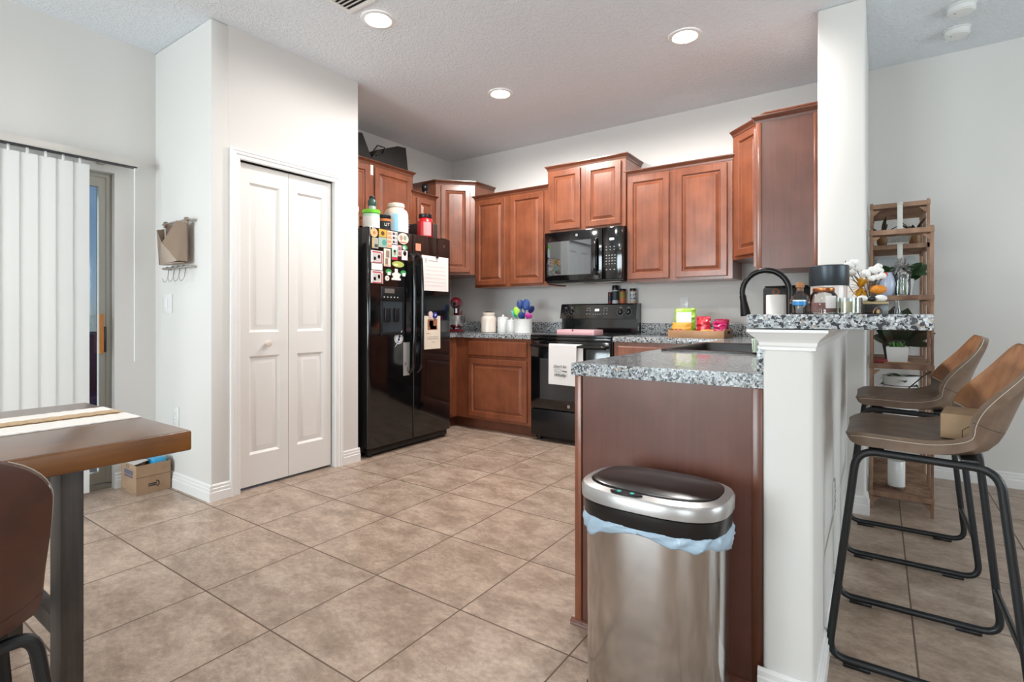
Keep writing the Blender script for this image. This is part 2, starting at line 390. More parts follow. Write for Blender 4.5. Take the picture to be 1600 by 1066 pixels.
# pantry closet walls
PX = -3.205; PF = 1.525; PE = 2.585; DO0, DO1, DOT = 1.695, 2.379, 2.055
w = MB(); w.box(LW-0.14, PX, PF, PF+0.11, 0, CH, 0.012); struct('wall_pantry_front', w, M_wall)
w = MB(); w.box(PX-0.11, PX, PF+0.10, DO0, 0, CH); w.box(PX-0.11, PX, DO0, DO1, DOT, CH); w.box(PX-0.11, PX, DO1, PE-0.11, 0, CH)
w.box(KW, PX, PE-0.11, PE, 0, CH)
struct('wall_pantry_side', w, M_wall)
struct('wall_kitchen', MB().box(KW-0.12, KW, PE-0.11, BW+0.1, 0, CH), M_wall, smooth=False)
struct('wall_back', MB().box(KW-0.12, RW+0.12, BW, BW+0.12, 0, CH), M_wall, smooth=False)
WX0, WX1, WY = -0.285, -0.055, 3.47
struct('wall_divider', MB().box(WX0, WX1, WY, BW, 0, CH, 0.014, 3), M_wall)
KX0, KX1, KY = -0.268, -0.142, 1.625
struct('wall_bar', MB().box(KX0, KX1, KY, WY+0.005, 0, 1.051, 0.014, 3), M_wall)
# rear wall with two windows, right wall with one
def wall_with_holes(name, axis, c0, c1, a0, a1, holes):
    w = MB(); cur = a0
    for h0, h1, z0, z1 in holes:
        for (p, q, r, s_) in ((cur, h0, 0, CH), (h0, h1, 0, z0), (h0, h1, z1, CH)):
            if q-p > 1e-3 and s_-r > 1e-3:
                if axis == 'x': w.box(p, q, c0, c1, r, s_)
                else: w.box(c0, c1, p, q, r, s_)
        cur = h1
    if axis == 'x': w.box(cur, a1, c0, c1, 0, CH)
    else: w.box(c0, c1, cur, a1, 0, CH)
    return struct(name, w, M_wall, smooth=False)
wall_with_holes('wall_rear', 'x', RR-0.14, RR, LW-0.14, RW+0.12, [(-3.45, -1.25, 0.35, 2.35), (0.45, 2.45, 0.75, 2.15)])
wall_with_holes('wall_right', 'y', RW, RW+0.12, RR, BW, [(1.3, 3.5, 0.75, 2.15)])
M_alu = mat('bronze_aluminium', '#8f8b82', 0.4, 0.5)
def window(name, axis, c, a0, a1, z0, z1, nv, nh, fm):
    f = MB(); t = 0.045
    def b(p, q, r, s_):
        if axis == 'x': f.box(p, q, c-0.03, c+0.03, r, s_)
        else: f.box(c-0.03, c+0.03, p, q, r, s_)
    b(a0, a1, z0, z0+t); b(a0, a1, z1-t, z1); b(a0, a0+t, z0+t, z1-t); b(a1-t, a1, z0+t, z1-t)
    for i in range(1, nv): x = a0+(a1-a0)*i/nv; b(x-0.02, x+0.02, z0+t, z1-t)
    for i in range(1, nh):
        z = z0+(z1-z0)*i/nh
        for k in range(nv): b(a0+(a1-a0)*k/nv+0.022, a0+(a1-a0)*(k+1)/nv-0.022, z-0.012, z+0.012)
    r = sempty(name, (c if axis != 'x' else (a0+a1)/2, c if axis == 'x' else (a0+a1)/2, z0))
    struct('window_frame', f, fm, r, smooth=False)
    p = MB()
    if axis == 'x': p.box(a0+t, a1-t, c-0.003, c+0.003, z0+t, z1-t)
    else: p.box(c-0.003, c+0.003, a0+t, a1-t, z0+t, z1-t)
    struct('pane', p, M_glass, r, smooth=False)
    return r
window('window_1', 'x', RR-0.07, -3.45, -1.25, 0.35, 2.35, 2, 1, M_white)
window('window_2', 'x', RR-0.07, 0.45, 2.45, 0.75, 2.15, 2, 2, M_white)
window('window_3', 'y', RW+0.06, 1.3, 3.5, 0.75, 2.15, 2, 2, M_white)

# sliding patio door
dr = sempty('door_2', (LW-0.08, (SO0+SO1)/2, 0))
f = MB(); X0, X1 = LW-0.125, LW-0.045
f.box(X0, X1, SO0, SO1, 0, 0.035); f.box(X0, X1, SO0, SO1, SOT-0.03, SOT); f.box(X0, X1, SO0, SO0+0.035, 0.03, SOT-0.03); f.box(X0, X1, SO1-0.03, SO1, 0.03, SOT-0.03)
struct('door_frame', f, M_alu, dr, smooth=False)
for k, (a, b_, x) in enumerate(((0.10, SO1-0.03, LW-0.065), (SO0+0.035, 0.15, LW-0.10))):
    f = MB(); t = 0.055
    f.box(x-0.015, x+0.015, a, b_, 0.04, 0.11); f.box(x-0.015, x+0.015, a, b_, SOT-0.09, SOT-0.03)
    f.box(x-0.015, x+0.015, a, a+t, 0.11, SOT-0.09); f.box(x-0.015, x+0.015, b_-0.036, b_, 0.11, SOT-0.09)
    s = struct('sliding_sash', f, M_alu, dr, smooth=False)
    struct('pane', MB().box(x-0.003, x+0.003, a+t, b_-0.036, 0.11, SOT-0.09), M_glass, s, smooth=False)
h = MB(); h.box(LW-0.05, LW-0.012, 1.222, 1.246, 0.85, 1.10, 0.008)
struct('door_handle', h, mat('oak_handle', '#b8742c', 0.4), dr, label='light wooden pull handle')
h = MB(); h.box(LW-0.05, LW-0.025, 1.247, 1.263, 0.86, 1.02, 0.004); struct('lock_plate', h, M_blacks, dr)

# pantry bifold door: two leaves with raised panels
pd = sempty('door_1', (PX-0.03, (DO0+DO1)/2, 0))
Rx = Matrix.Rotation(PI/2, 4, 'Z')
def leaf(a0, a1):
    m = MB(); m.M = Matrix.Translation((PX-0.052, a0, 0.018)) @ Rx
    w_ = a1-a0; H = DOT-0.035; st = 0.062
    m.box(0, w_, 0.0, 0.012, 0, H)
    yF = -0.022
    m.box(0, st, yF, 0, 0, H); m.box(w_-st, w_, yF, 0, 0, H)
    r = [(0, 0.195), (0.815, 0.965), (H-0.115, H)]
    for z0, z1 in r: m.box(st, w_-st, yF, 0, z0, z1)
    for z0, z1 in ((0.195, 0.815), (0.965, H-0.115)):
        m.ringpanel(st, w_-st, z0, z1, [(0, yF), (0.014, yF+0.013), (0.022, yF+0.013), (0.046, yF+0.003), (0.050, yF+0.003)])
    return m
mid = (DO0+DO1)/2
for k, (a, b_) in enumerate(((DO0+0.012, mid-0.0015), (mid+0.0015, DO1-0.012))):
    lf = struct('door_leaf', leaf(a, b_), M_door, pd, angle=25)
    if k == 0:
        kn = MB(); kn.M = Matrix.Translation((PX-0.030, a+0.178, 0.91)) @ Matrix.Rotation(PI/2, 4, 'Y')
        kn.lathe([(0.010, 0), (0.009, 0.012), (0.017, 0.018), (0.020, 0.027), (0.016, 0.035), (0.004, 0.038)], n=20)
        struct('door_knob', kn, M_cream, lf)
# dark closet interior behind the leaves is the closet itself; track above
struct('trim_7', MB().box(PX-0.075, PX-0.03, DO0, DO1, DOT-0.012, DOT), M_dark, smooth=False)

# casing around the pantry door
CP = [(0, 0), (0.018, 0), (0.018, 0.012), (0.014, 0.016), (0.016, 0.030), (0.010, 0.036), (0.011, 0.056), (0.006, 0.062), (0, 0.062)]
def casing(o0, o1, top, x):
    c = MB(); W_ = 0.062
    # mitred: rings run around the opening
    rings = []
    for (out, s_) in [(o, sh) for o, sh in CP]:
        pass
    n = len(CP)
    def ring(p):  # p in 0..3 corners : bottom-left, top-left, top-right, bottom-right
        res = []
        for out, sh in CP:
            sh = 0.062-sh
            if p == 0: res.append((x+out, o0-sh, 0))
            if p == 1: res.append((x+out, o0-sh, top+sh))
            if p == 2: res.append((x+out, o1+sh, top+sh))
            if p == 3: res.append((x+out, o1+sh, 0))
        return res
    c.loops([ring(p) for p in range(4)])
    return c
struct('trim_1', casing(DO0, DO1, DOT-0.012, PX), M_white, angle=20)

BB = [(0, 0), (0.016, 0), (0.016, 0.052), (0.012, 0.056), (0.013, 0.072), (0.009, 0.076), (0.010, 0.090), (0.004, 0.098), (0, 0.098)]
def base(name, p0, p1, nrm):
    return struct(name, MB().sweep(BB, p0, p1, nrm), M_white, angle=20)
base('baseboard_left', (LW, SO1, 0), (LW, PF, 0), (1, 0, 0))
base('baseboard_left_rear', (LW, RR, 0), (LW, SO0, 0), (1, 0, 0))
base('baseboard_pantry_front', (LW, PF, 0), (PX+0.014, PF, 0), (0, -1, 0))
base('baseboard_pantry_side', (PX, PF-0.014, 0), (PX, DO0-0.063, 0), (1, 0, 0))
base('baseboard_pantry_end', (PX, DO1+0.063, 0), (PX, PE+0.012, 0), (1, 0, 0))
base('baseboard_bar_end', (KX0-0.012, KY, 0), (KX1+0.014, KY, 0), (0, -1, 0))
base('baseboard_bar_side', (KX1, KY-0.014, 0), (KX1, WY, 0), (1, 0, 0))
base('baseboard_divider_end', (KX1+0.017, WY, 0), (WX1+0.014, WY, 0), (0, -1, 0))
base('baseboard_divider_side', (WX1, WY-0.014, 0), (WX1, BW, 0), (1, 0, 0))
base('baseboard_back', (WX1+0.017, BW, 0), (RW, BW, 0), (0, -1, 0))
base('baseboard_right', (RW, RR, 0), (RW, BW-0.017, 0), (-1, 0, 0))
base('baseboard_rear', (LW+0.017, RR, 0), (RW-0.017, RR, 0), (0, 1, 0))

# moulding under the bar top
CR = [(0.0, 0), (0.006, 0.0), (0.006, 0.012), (0.010, 0.020), (0.012, 0.034), (0.020, 0.050), (0.034, 0.066), (0.040, 0.074), (0.046, 0.080), (0.046, 0.092), (0, 0.092)]
def mitred(prof, path, z, closed=False):
    """moulding along a polyline in XY, out = to the right of travel"""
    m = MB(); rings = []; P = [Vector((a, b, 0)) for a, b in path]
    for i, p in enumerate(P):
        d0 = (P[i]-P[i-1]).normalized() if i > 0 else (P[1]-P[0]).normalized()
        d1 = (P[i+1]-P[i]).normalized() if i < len(P)-1 else d0
        n0 = Vector((d0.y, -d0.x, 0)); n1 = Vector((d1.y, -d1.x, 0)); b = (n0+n1).normalized(); k = 1/max(0.3, b.dot(n0))
        rings.append([(p.x+b.x*o*k, p.y+b.y*o*k, z+u) for o, u in prof])
    m.loops(rings); return m
struct('trim_2', mitred([(o*0.78, u*0.62) for o, u in CR], [(KX0, 3.46), (KX0, KY), (KX1, KY), (KX1, 3.46)], 0.994), M_white, angle=20)

# ---------------------------------------------------------------- exterior seen through the sliding door
M_pav = mat('patio_concrete', '#a9a49c', 0.9, bump=(30, 0.2))
struct('ground', MB().box(-12, -4.12, -6, 8, -0.12, -0.03), M_pav, smooth=False)
def bush(name, c, rx, ry, h, n, label, leafm):
    m = MB()
    for i in range(n):
        a, b_, r = random.uniform(0, 2*PI), random.uniform(0, PI), random.uniform(0.6, 1)
        p = Vector((c[0]+rx*r*math.cos(a)*math.sin(b_), c[1]+ry*r*math.sin(a)*math.sin(b_), c[2]+h/2+h/2*r*math.cos(b_)))
        d = Vector((random.uniform(-1, 1), random.uniform(-1, 1), random.uniform(-.4, 1))).normalized(); e = d.cross(Vector((0, 0, 1))).normalized()
        L_ = 0.13
        m.f([m.v(p), m.v(p+d*L_*.5+e*L_*.22), m.v(p+d*L_), m.v(p+d*L_*.5-e*L_*.22)])
    t = thing(name, label, 'shrub', c)
    obj('foliage', m, leafm, t, smooth=False)
    obj('trunk', MB().tube([(c[0], c[1], c[2]), (c[0]+.03, c[1], c[2]+h*.6)], [0.04, 0.02]), M_darkwood, t)
    return t

# ================================================================ kitchen cabinets
GROOVE = [(0.002, -0.0005), (0, -0.0025), (0, -0.019), (0.004, -0.022), (0.046, -0.022), (0.050, -0.019), (0.055, -0.009), (0.060, -0.008), (0.080, -0.018), (0.082, -0.020)]
def doorM(x, y, z, face):
    a = {'-y': 0, '+x': PI/2, '-x': -PI/2}.get(face, face)
    return Matrix.Translation((x, y, z)) @ Matrix.Rotation(a, 4, 'Z')
def add_door(parent, M, w_, h_, name='door', groove=GROOVE):
    m = MB(); m.M = M; m.ringpanel(0, w_, 0, h_, groove)
    a = [(0, 0, 0), (w_, 0, 0), (w_, 0, h_), (0, 0, h_)]
    return obj(name, m, M_wood, parent, angle=18)
DRAWER = [(0.002, -0.0005), (0, -0.0025), (0, -0.015), (0.007, -0.022), (0.012, -0.022)]
def offpoly(poly, d):
    n = len(poly); out = []
    P = [Vector((a, b)) for a, b in poly]
    for i in range(n):
        d0 = (P[i]-P[i-1]).normalized(); d1 = (P[(i+1) % n]-P[i]).normalized()
        n0 = Vector((d0.y, -d0.x)); n1 = Vector((d1.y, -d1.x)); b = (n0+n1); b.normalize(); k = d/max(0.35, b.dot(n0))
        q = P[i]+b*k
        out.append((min(max(q.x, KW+0.001), WX0-0.001), min(q.y, BW-0.001)))
    return out
def crown(poly, z):
    m = MB(); prof = [(0.0, -0.022), (0.004, -0.022), (0.006, -0.008), (0.016, 0.006), (0.024, 0.012), (0.024, 0.020), (0.0, 0.020)]
    m.loops([[(x, y, z+u) for x, y in offpoly(poly, o)] for o, u in prof]); return m
def wall_cab(name, label, poly, z0, z1, doors, sidepanel=None):
    """poly counter-clockwise footprint; doors = [(x,y,face,width)]"""
    cx = sum(p[0] for p in poly)/len(poly); cy = sum(p[1] for p in poly)/len(poly)
    t = thing(name, label, 'cabinet', (cx, cy, z0), 'wall cabinets of the kitchen')
    obj('body', MB().prism(poly, z0, z1), M_wood, t, smooth=False)
    obj('crown', crown(poly, z1), mat_crown, t, angle=20)
    for x, y, face, w_ in doors: add_door(t, doorM(x, y, z0+0.022, face), w_, z1-z0-0.060)
    if sidepanel: obj('side_panel', sidepanel, M_panel, t)
    return t
mat_crown = mat_wood('cherry_crown', '#5f3424', '#6f402c', rough=0.3)
def rect(x0, x1, y0, y1): return [(x0, y0), (x1, y0), (x1, y1), (x0, y1)]
UF = 4.21; B = BW-0.002; KL = KW+0.002; WR = WX0-0.002
# over the fridge
wall_cab('wall_cabinet', 'two-door brown cabinet directly above the black fridge', rect(KL, -3.67, 2.60, 3.608), 1.835, 2.44, [(-3.67, 2.64, '+x', 0.435), (-3.67, 3.135, '+x', 0.44)])
wall_cab('wall_cabinet', 'narrow short brown cabinet between fridge cabinet and left corner cabinet', rect(KL, -3.67, 3.612, 3.926), 1.37, 2.27, [(-3.67, 3.655, '+x', 0.235)])
# left corner, diagonal front
A0, A1 = (-3.67, 3.93), (-3.39, 4.21); dl = math.hypot(A1[0]-A0[0], A1[1]-A0[1])
wall_cab('corner_cabinet', 'diagonal brown corner cabinet right of the fridge in the back left corner', [(KL, 3.93), A0, A1, (-3.39, B), (KL, B)], 1.505, 2.44, [(A0[0]+0.036, A0[1]+0.036, PI/4, dl-0.10)])
wall_cab('wall_cabinet', 'two-door brown cabinet between left corner cabinet and microwave', rect(-3.386, -2.512, UF, B), 1.37, 2.285, [(-3.365, UF, '-y', 0.37), (-2.935, UF, '-y', 0.375)])
wall_cab('wall_cabinet', 'shorter raised two-door brown cabinet directly above the microwave', rect(-2.508, -1.747, UF-0.02, B), 1.845, 2.44, [(-2.484, UF-0.02, '-y', 0.315), (-2.115, UF-0.02, '-y', 0.328)])
wall_cab('wall_cabinet', 'large two-door brown cabinet right of the microwave', rect(-1.743, -0.902, UF, B), 1.37, 2.285, [(-1.732, UF, '-y', 0.352), (-1.325, UF, '-y', 0.388)])
C0, C1 = (-0.898, 4.21), (-0.618, 3.93)
wall_cab('corner_cabinet', 'diagonal brown corner cabinet beside the white dividing wall', [C0, C1, (WR, 3.93), (WR, B), (-0.898, B)], 1.505, 2.45, [(C0[0]+0.036, C0[1]-0.036, -PI/4, dl-0.10)])
sp = MB()
sp.box(-0.610, -0.582, 3.486, 3.4995, 1.37, 2.262, 0.003); sp.box(-0.306, -0.289, 3.486, 3.4995, 1.37, 2.262, 0.003)
pc = wall_cab('wall_cabinet', 'brown cabinet on the white dividing wall, showing its plain end panel', rect(-0.615, WR, 3.50, 3.926), 1.37, 2.285, [(-0.615, 3.90, '-x', 0.36)])
obj('end_panel', MB().box(-0.582, -0.306, 3.492, 3.4995, 1.37, 2.262), M_panel, pc, smooth=False, label='plain smooth darker end panel')
obj('end_stile', sp, M_wood, pc)

# base cabinets
BFY = 3.925; BFX = -3.39; CT = 0.921; CBZ = CT-0.042
def base_cab(name, label, body, toe, doors, drawers, group='base cabinets of the kitchen', extra=None):
    cx = sum(p[0] for p in body)/len(body); cy = sum(p[1] for p in body)/len(body)
    t = thing(name, label, 'cabinet', (cx, cy, 0), group)
    obj('body', MB().prism(body, 0.105, CBZ), M_wood, t, smooth=False)
    obj('toe_kick', MB().prism(toe, 0, 0.105), mat_crown, t, smooth=False)
    for x, y, face, w_ in doors: add_door(t, doorM(x, y, 0.135, face), w_, 0.545)
    for x, y, face, w_ in drawers: add_door(t, doorM(x, y, 0.712, face), w_, 0.135, 'drawer', DRAWER)
    return t
base_cab('base_cabinet', 'L-shaped brown base cabinet in the corner between fridge and range',
    [(KL, 3.62), (BFX, 3.62), (BFX, BFY), (-2.516, BFY), (-2.516, B), (KL, B)], [(KL, 3.62), (BFX-0.07, 3.62), (BFX-0.07, BFY+0.07), (-2.516, BFY+0.07), (-2.516, B), (KL, B)],
    [(BFX, 3.645, '+x', 0.20), (-3.225, BFY, '-y', 0.665)], [(-3.225, BFY, '-y', 0.665)])
base_cab('base_cabinet', 'brown base cabinet between the range and the sink peninsula', rect(-1.734, -0.885, BFY, B), rect(-1.734, -0.885, BFY+0.07, B),
    [(-1.70, BFY, '-y', 0.36), (-1.32, BFY, '-y', 0.35)], [(-1.70, BFY, '-y', 0.74)])
# peninsula: doors face the kitchen, plain panel faces the room
PNX = -0.880; PNY = 1.675
t = base_cab('peninsula_cabinet', 'long brown sink base cabinet of the peninsula with dark wooden end panel', rect(PNX, WX0-0.002, PNY, BFY+0.4), rect(PNX+0.07, WX0-0.002, PNY, BFY+0.4),
    [(PNX, y, '-x', 0.40) for y in (2.20, 2.66, 3.10, 3.56)], [(PNX, y, '-x', 0.40) for y in (2.20, 2.66, 3.10, 3.56)], None)
obj('end_panel', MB().box(PNX+0.026, -0.302, PNY-0.010, PNY-0.0005, 0.02, CBZ), M_panel, t, smooth=False, label='dark reddish-brown laminate end panel')
st = MB(); st.box(PNX-0.002, PNX+0.024, PNY-0.018, PNY-0.0005, 0.0, CBZ, 0.003); obj('end_stile', st, M_wood, t)
st = MB(); st.box(-0.302, KX0-0.004, PNY-0.018, PNY-0.0005, 0.0, CBZ, 0.003); obj('end_stile', st, mat_crown, t)
st = MB(); st.sweep([(0, 0), (0.018, 0), (0.016, 0.010), (0.008, 0.018), (0, 0.02)], (PNX-0.016, PNY-0.010, 0), (-0.30, PNY-0.010, 0), (0, -1, 0)); obj('shoe_moulding', st, mat_crown, t)

bd = [c for c in kids(t) if c.name.startswith('body')][0]; old = bd.data
m = MB(); X0_, X1_, Y1_ = PNX, WX0-0.002, BFY+0.4
for q in ((X0_, X1_, PNY, 2.44, .105, CBZ), (X0_, X1_, 3.26, Y1_, .105, CBZ), (X0_, X0_+.02, 2.44, 3.26, .105, CBZ), (X1_-.02, X1_, 2.44, 3.26, .105, CBZ), (X0_+.02, X1_-.02, 2.44, 3.26, .105, .125)): m.box(*q)
m.bm.to_mesh(old); m.bm.free()
# countertops
def counter(name, label, poly, splashes, hole=None):
    m = MB()
    if hole is None: m.prism(poly, CBZ, CT, 0.004)
    else:
        x0, x1, y0, y1 = poly; a0, a1, b0, b1 = hole
        for q in ((x0, x1, y0, b0), (x0, a0, b0, b1), (a1, x1, b0, b1), (x0, x1, b1, y1)): m.box(q[0], q[1], q[2], q[3], CBZ, CT)
        bmesh.ops.remove_doubles(m.bm, verts=m.bm.verts, dist=1e-5)
        ds = [f for f in m.bm.faces if len([g for g in m.bm.faces if g is not f and set(g.verts) == set(f.verts)])]
        bmesh.ops.delete(m.bm, geom=ds, context='FACES_ONLY')
    o = obj(name, m, M_gran, smooth=True, angle=30); tag(o, label, 'countertop')
    for s_ in splashes: obj('backsplash', MB().box(*s_, CT+0.0003, CT+0.102, 0.003), M_gran, o)
    return o
counter('countertop', 'grey speckled worktop left of the range, under the stand mixer', [(KL, 3.60), (BFX+0.025, 3.60), (BFX+0.025, BFY-0.025), (-2.514, BFY-0.025), (-2.514, B), (KL, B)],
    [(KL+0.02, -2.514, B-0.02, B), (KL, KL+0.018, 3.60, B-0.021)])
counter('countertop', 'grey speckled worktop right of the range, under the snack tray', rect(-1.736, -0.899, BFY-0.025, B), [(-1.736, -0.899, B-0.02, B)])
SK = (-0.862, -0.415, 2.47, 3.235)
counter('countertop', 'grey speckled peninsula worktop with the black sink let into it', (-0.896, KX0-0.001, 1.655, B), [(-0.29, KX0-0.001, 1.66, WY), (-0.896, WR-0.02, B-0.02, B)], (SK[0]+0.012, SK[1]-0.012, SK[2]+0.012, SK[3]-0.012))
bt = MB(); bt.prism([(-0.305, 1.60), (0.108, 1.60), (0.108, 3.462), (-0.305, 3.462)], 1.0535, 1.093, 0.003)
tag(obj('bar_counter', bt, M_gran), 'raised grey speckled breakfast bar top on the white half wall', 'bar top')

# sink
M_sink = mat('black_composite', '#2c2624', 0.3, 0.2)
t = thing('kitchen_sink', 'black drop-in sink in the peninsula worktop', 'sink', ((SK[0]+SK[1])/2, (SK[2]+SK[3])/2, CT))
def rr(x0, x1, y0, y1, r, z, n=5):
    pts = []
    for cx, cy, a in ((x1-r, y0+r, -PI/2), (x1-r, y1-r, 0), (x0+r, y1-r, PI/2), (x0+r, y0+r, PI)):
        for k in range(n+1):
            b_ = a+PI/2*k/n; pts.append((cx+r*math.cos(b_), cy+r*math.sin(b_), z))
    return pts
x0, x1, y0, y1 = SK
m = MB(); m.loops([rr(x0, x1, y0, y1, .04, CT+0.0005), rr(x0, x1, y0, y1, .04, CT+0.007), rr(x0+.008, x1-.008, y0+.008, y1-.008, .035, CT+0.010),
    rr(x0+.024, x1-.024, y0+.024, y1-.024, .03, CT+0.006), rr(x0+.03, x1-.03, y0+.03, y1-.03, .03, CT-0.03), rr(x0+.045, x1-.045, y0+.045, y1-.045, .05, CT-0.19)], False, True)
obj('basin', m, M_sink, t)
obj('drain', MB().cyl(((x0+x1)/2, (y0+y1)/2), 0.045, CT-0.1895, CT-0.186, 24, 0.001), M_chrome, t)
# faucet
fx, fy = -0.352, 2.85
t = thing('kitchen_faucet', 'matte black high-arc pull-down faucet behind the sink', 'faucet', (fx, fy, CT))
obj('base', MB().lathe([(0.03, CT+0.0005), (0.03, CT+0.008), (0.024, CT+0.014), (0.023, CT+0.09), (0.018, CT+0.10)], (fx, fy, 0), 24), M_bronze, t)
pts = [(fx, fy, CT+0.05), (fx, fy, CT+0.28)]
R_ = 0.106; zc = 1.207
for k in range(17):
    a = PI*k/16*1.08; pts.append((fx-R_+R_*math.cos(a), fy-0.0*k, zc+R_*math.sin(a)))
obj('spout', MB().tube(pts, 0.0135, 14), M_bronze, t)
e = Vector(pts[-1]); d = (Vector(pts[-1])-Vector(pts[-2])).normalized()
obj('spray_head', MB().tube([e-d*0.01, e+d*0.02, e+d*0.06, e+d*0.09, e+d*0.094], [0.0155, 0.0165, 0.022, 0.025, 0.022], 16), M_bronze, t)
obj('lever', MB().tube([(fx, fy+0.02, CT+0.07), (fx, fy+0.05, CT+0.08), (fx-0.01, fy+0.085, CT+0.13)], [0.011, 0.008, 0.006], 10), M_bronze, t)

# ================================================================ fridge
FX = -3.165; FY0, FY1, FS, FZ = 2.65, 3.585, 3.118, 1.765
t = thing('refrigerator', 'tall glossy black side-by-side fridge covered in magnets', 'fridge', (-3.6, 3.12, 0))
obj('cabinet', MB().box(-3.97, -3.245, FY0+0.012, FY1-0.012, 0.03, FZ, 0.006), M_blackt, t)
def fdoor(y0, y1):
    m = MB(); pr_ = []
    # door cross-section in XY with soft front corners
    r = 0.022; pts = [(-3.238, y0), (FX-r, y0)]
    for k in range(1, 6): a = -PI/2+PI/2*k/6; pts.append((FX-r+r*math.cos(a), y0+r+r*math.sin(a)))
    pts += [(FX, y0+r), (FX, y1-0.006), (FX-0.006, y1), (-3.238, y1)]
    m.prism(pts, 0.075, FZ, 0.003); return m
dl_ = obj('freezer_door', fdoor(FY0, FS-0.003), M_black, t)
m = MB(); y0, y1 = FY1, FS+0.003; r = 0.02
pts = [(-3.238, y1), (FX-0.006, y1), (FX, y1+0.006), (FX, y0-r)]
for k in range(1, 6): a = PI/2*k/6; pts.append((FX-r+r*math.cos(a), y0-r+r*math.sin(a)))
pts += [(FX-r, y0), (-3.238, y0)]
m.prism(pts, 0.075, FZ, 0.003); dr_ = obj('fridge_door', m, M_black, t)
def fhandle(y, par):
    m = MB(); xs = FX+0.0003
    p = fillet([(xs-0.002, y, 1.60), (xs+0.045, y, 1.57), (xs+0.058, y, 1.35), (xs+0.058, y, 0.90), (xs+0.045, y, 0.66), (xs-0.002, y, 0.62)], 0.05, 6)
    m.tube(p, 0.0135, 12); return obj('handle', m, M_black, par)
fhandle(FS-0.042, dl_); fhandle(FS+0.047, dr_)
# water dispenser
dp = obj('dispenser', MB().box(FX+0.0003, FX+0.012, 2.765, 3.01, 1.205, 1.315, 0.008), M_blacks, dl_)
obj('display', MB().box(FX+0.0122, FX+0.0128, 2.80, 2.90, 1.265, 1.30), mat('lcd_grey', '#6b6460', 0.3), dp, smooth=False)
for k in range(5):
    m = MB(); m.box(FX+0.0122, FX+0.0128, 2.79+0.035*k, 2.80+0.035*k, 1.228, 1.238); obj('button', m, M_marks, dp, smooth=False)
m = MB(); m.box(FX+0.0003, FX+0.010, 2.765, 2.782, 0.955, 1.204, 0.003); m.box(FX+0.0003, FX+0.010, 2.995, 3.01, 0.955, 1.204, 0.003); m.box(FX+0.0003, FX+0.016, 2.765, 3.01, 0.935, 0.954, 0.004)
obj('dispenser_frame', m, M_blacks, dp)
obj('recess_panel', MB().box(FX+0.0003, FX+0.003, 2.783, 2.994, 0.956, 1.203), mat('recess_grey', '#3a4248', 0.15, 0.4), dp, smooth=False)
m = MB(); m.box(FX+0.0035, FX+0.02, 2.80, 2.86, 1.04, 1.15, 0.006); m.box(FX+0.0035, FX+0.02, 2.90, 2.95, 1.04, 1.15, 0.006); obj('dispenser_lever', m, M_blacks, dp)
m = MB(); m.box(-3.235, FX-0.03, FY0+0.02, FY1-0.02, 0.02, 0.068, 0.004); obj('kick_grille', m, M_blackt, t)
for y in (FY0+0.05, FY1-0.05):
    m = MB(); m.M = Matrix.Translation((-3.215, y, 0.0)); m.cyl((0, 0), 0.018, 0.0, 0.03, 12); obj('foot', m, M_blacks, t)
obj('hinge_cover', MB().box(-3.30, -3.19, FY1-0.09, FY1-0.02, FZ+0.0003, FZ+0.014, 0.004), M_blacks, t)
m = MB(); m.M = Matrix.Translation((FX+0.0003, 3.495, 1.70)) @ Matrix.Rotation(PI/2, 4, 'Y'); m.lathe([(0.014, 0), (0.014, 0.001), (0.010, 0.0015)], n=20); obj('emblem', m, mat('dim_emblem', '#6d6a68', 0.3, 0.8), dr_, label='small round silver emblem')

# magnets and papers on the fridge
GM = 'magnets on the freezer door'
FM = FX+0.0006
def flat(name, label, cat, y0, y1, z0, z1, color, th=0.003, group=None, round_=False, extra=None, base_x=None):
    bx = FM if base_x is None else base_x
    t_ = thing(name, label, cat, (bx, (y0+y1)/2, z0), group)
    m = MB()
    if round_:
        n = 20; cy, cz, ry, rz_ = (y0+y1)/2, (z0+z1)/2, (y1-y0)/2, (z1-z0)/2
        m.loops([[(bx+q, cy+ry*math.cos(2*PI*k/n), cz+rz_*math.sin(2*PI*k/n)) for k in range(n)] for q in (0, th)])
    else: m.box(bx, bx+th, y0, y1, z0, z1)
    obj('backing', m, mat('mag_'+color.strip('#'), color, 0.5), t_, smooth=False)
    for nm, c, parts in (extra or []):
        m = MB()
        for (a0, a1, b0, b1) in parts:
            Y0, Y1 = y0+(y1-y0)*a0, y0+(y1-y0)*a1; Z0, Z1 = z0+(z1-z0)*b0, z0+(z1-z0)*b1
            if nm.startswith('round'):
                n = 14
                m.loops([[(bx+th+q, (Y0+Y1)/2+(Y1-Y0)/2*math.cos(2*PI*k/n), (Z0+Z1)/2+(Z1-Z0)/2*math.sin(2*PI*k/n)) for k in range(n)] for q in (0.0002, 0.001)])
            else: m.box(bx+th+0.0002, bx+th+0.001, Y0, Y1, Z0, Z1)
        obj(nm, m, mat('mag_'+c.strip('#'), c, 0.5), t_, smooth=False)
    return t_
flat('round_magnet', 'round pale orange magnet at the top left of the freezer door', 'magnet', 2.668, 2.738, 1.688, 1.758, '#e2b184', group=GM, round_=True, extra=[('round_print', '#b9793f', [(.3, .7, .3, .7)])])
flat('sunflower_magnet', 'yellow and brown flower magnet near the top of the freezer door', 'magnet', 2.75, 2.828, 1.70, 1.76, '#c79f3c', group=GM, extra=[('round_print', '#5a3a1c', [(.25, .7, .2, .75)])])
flat('photo_magnet', 'grey photo magnet below the round orange magnet', 'magnet', 2.683, 2.744, 1.605, 1.685, '#a8a49c', group=GM, extra=[('print', '#c8a860', [(0, .2, 0, 1)]), ('print', '#3d4346', [(.4, .9, .1, .4)])])
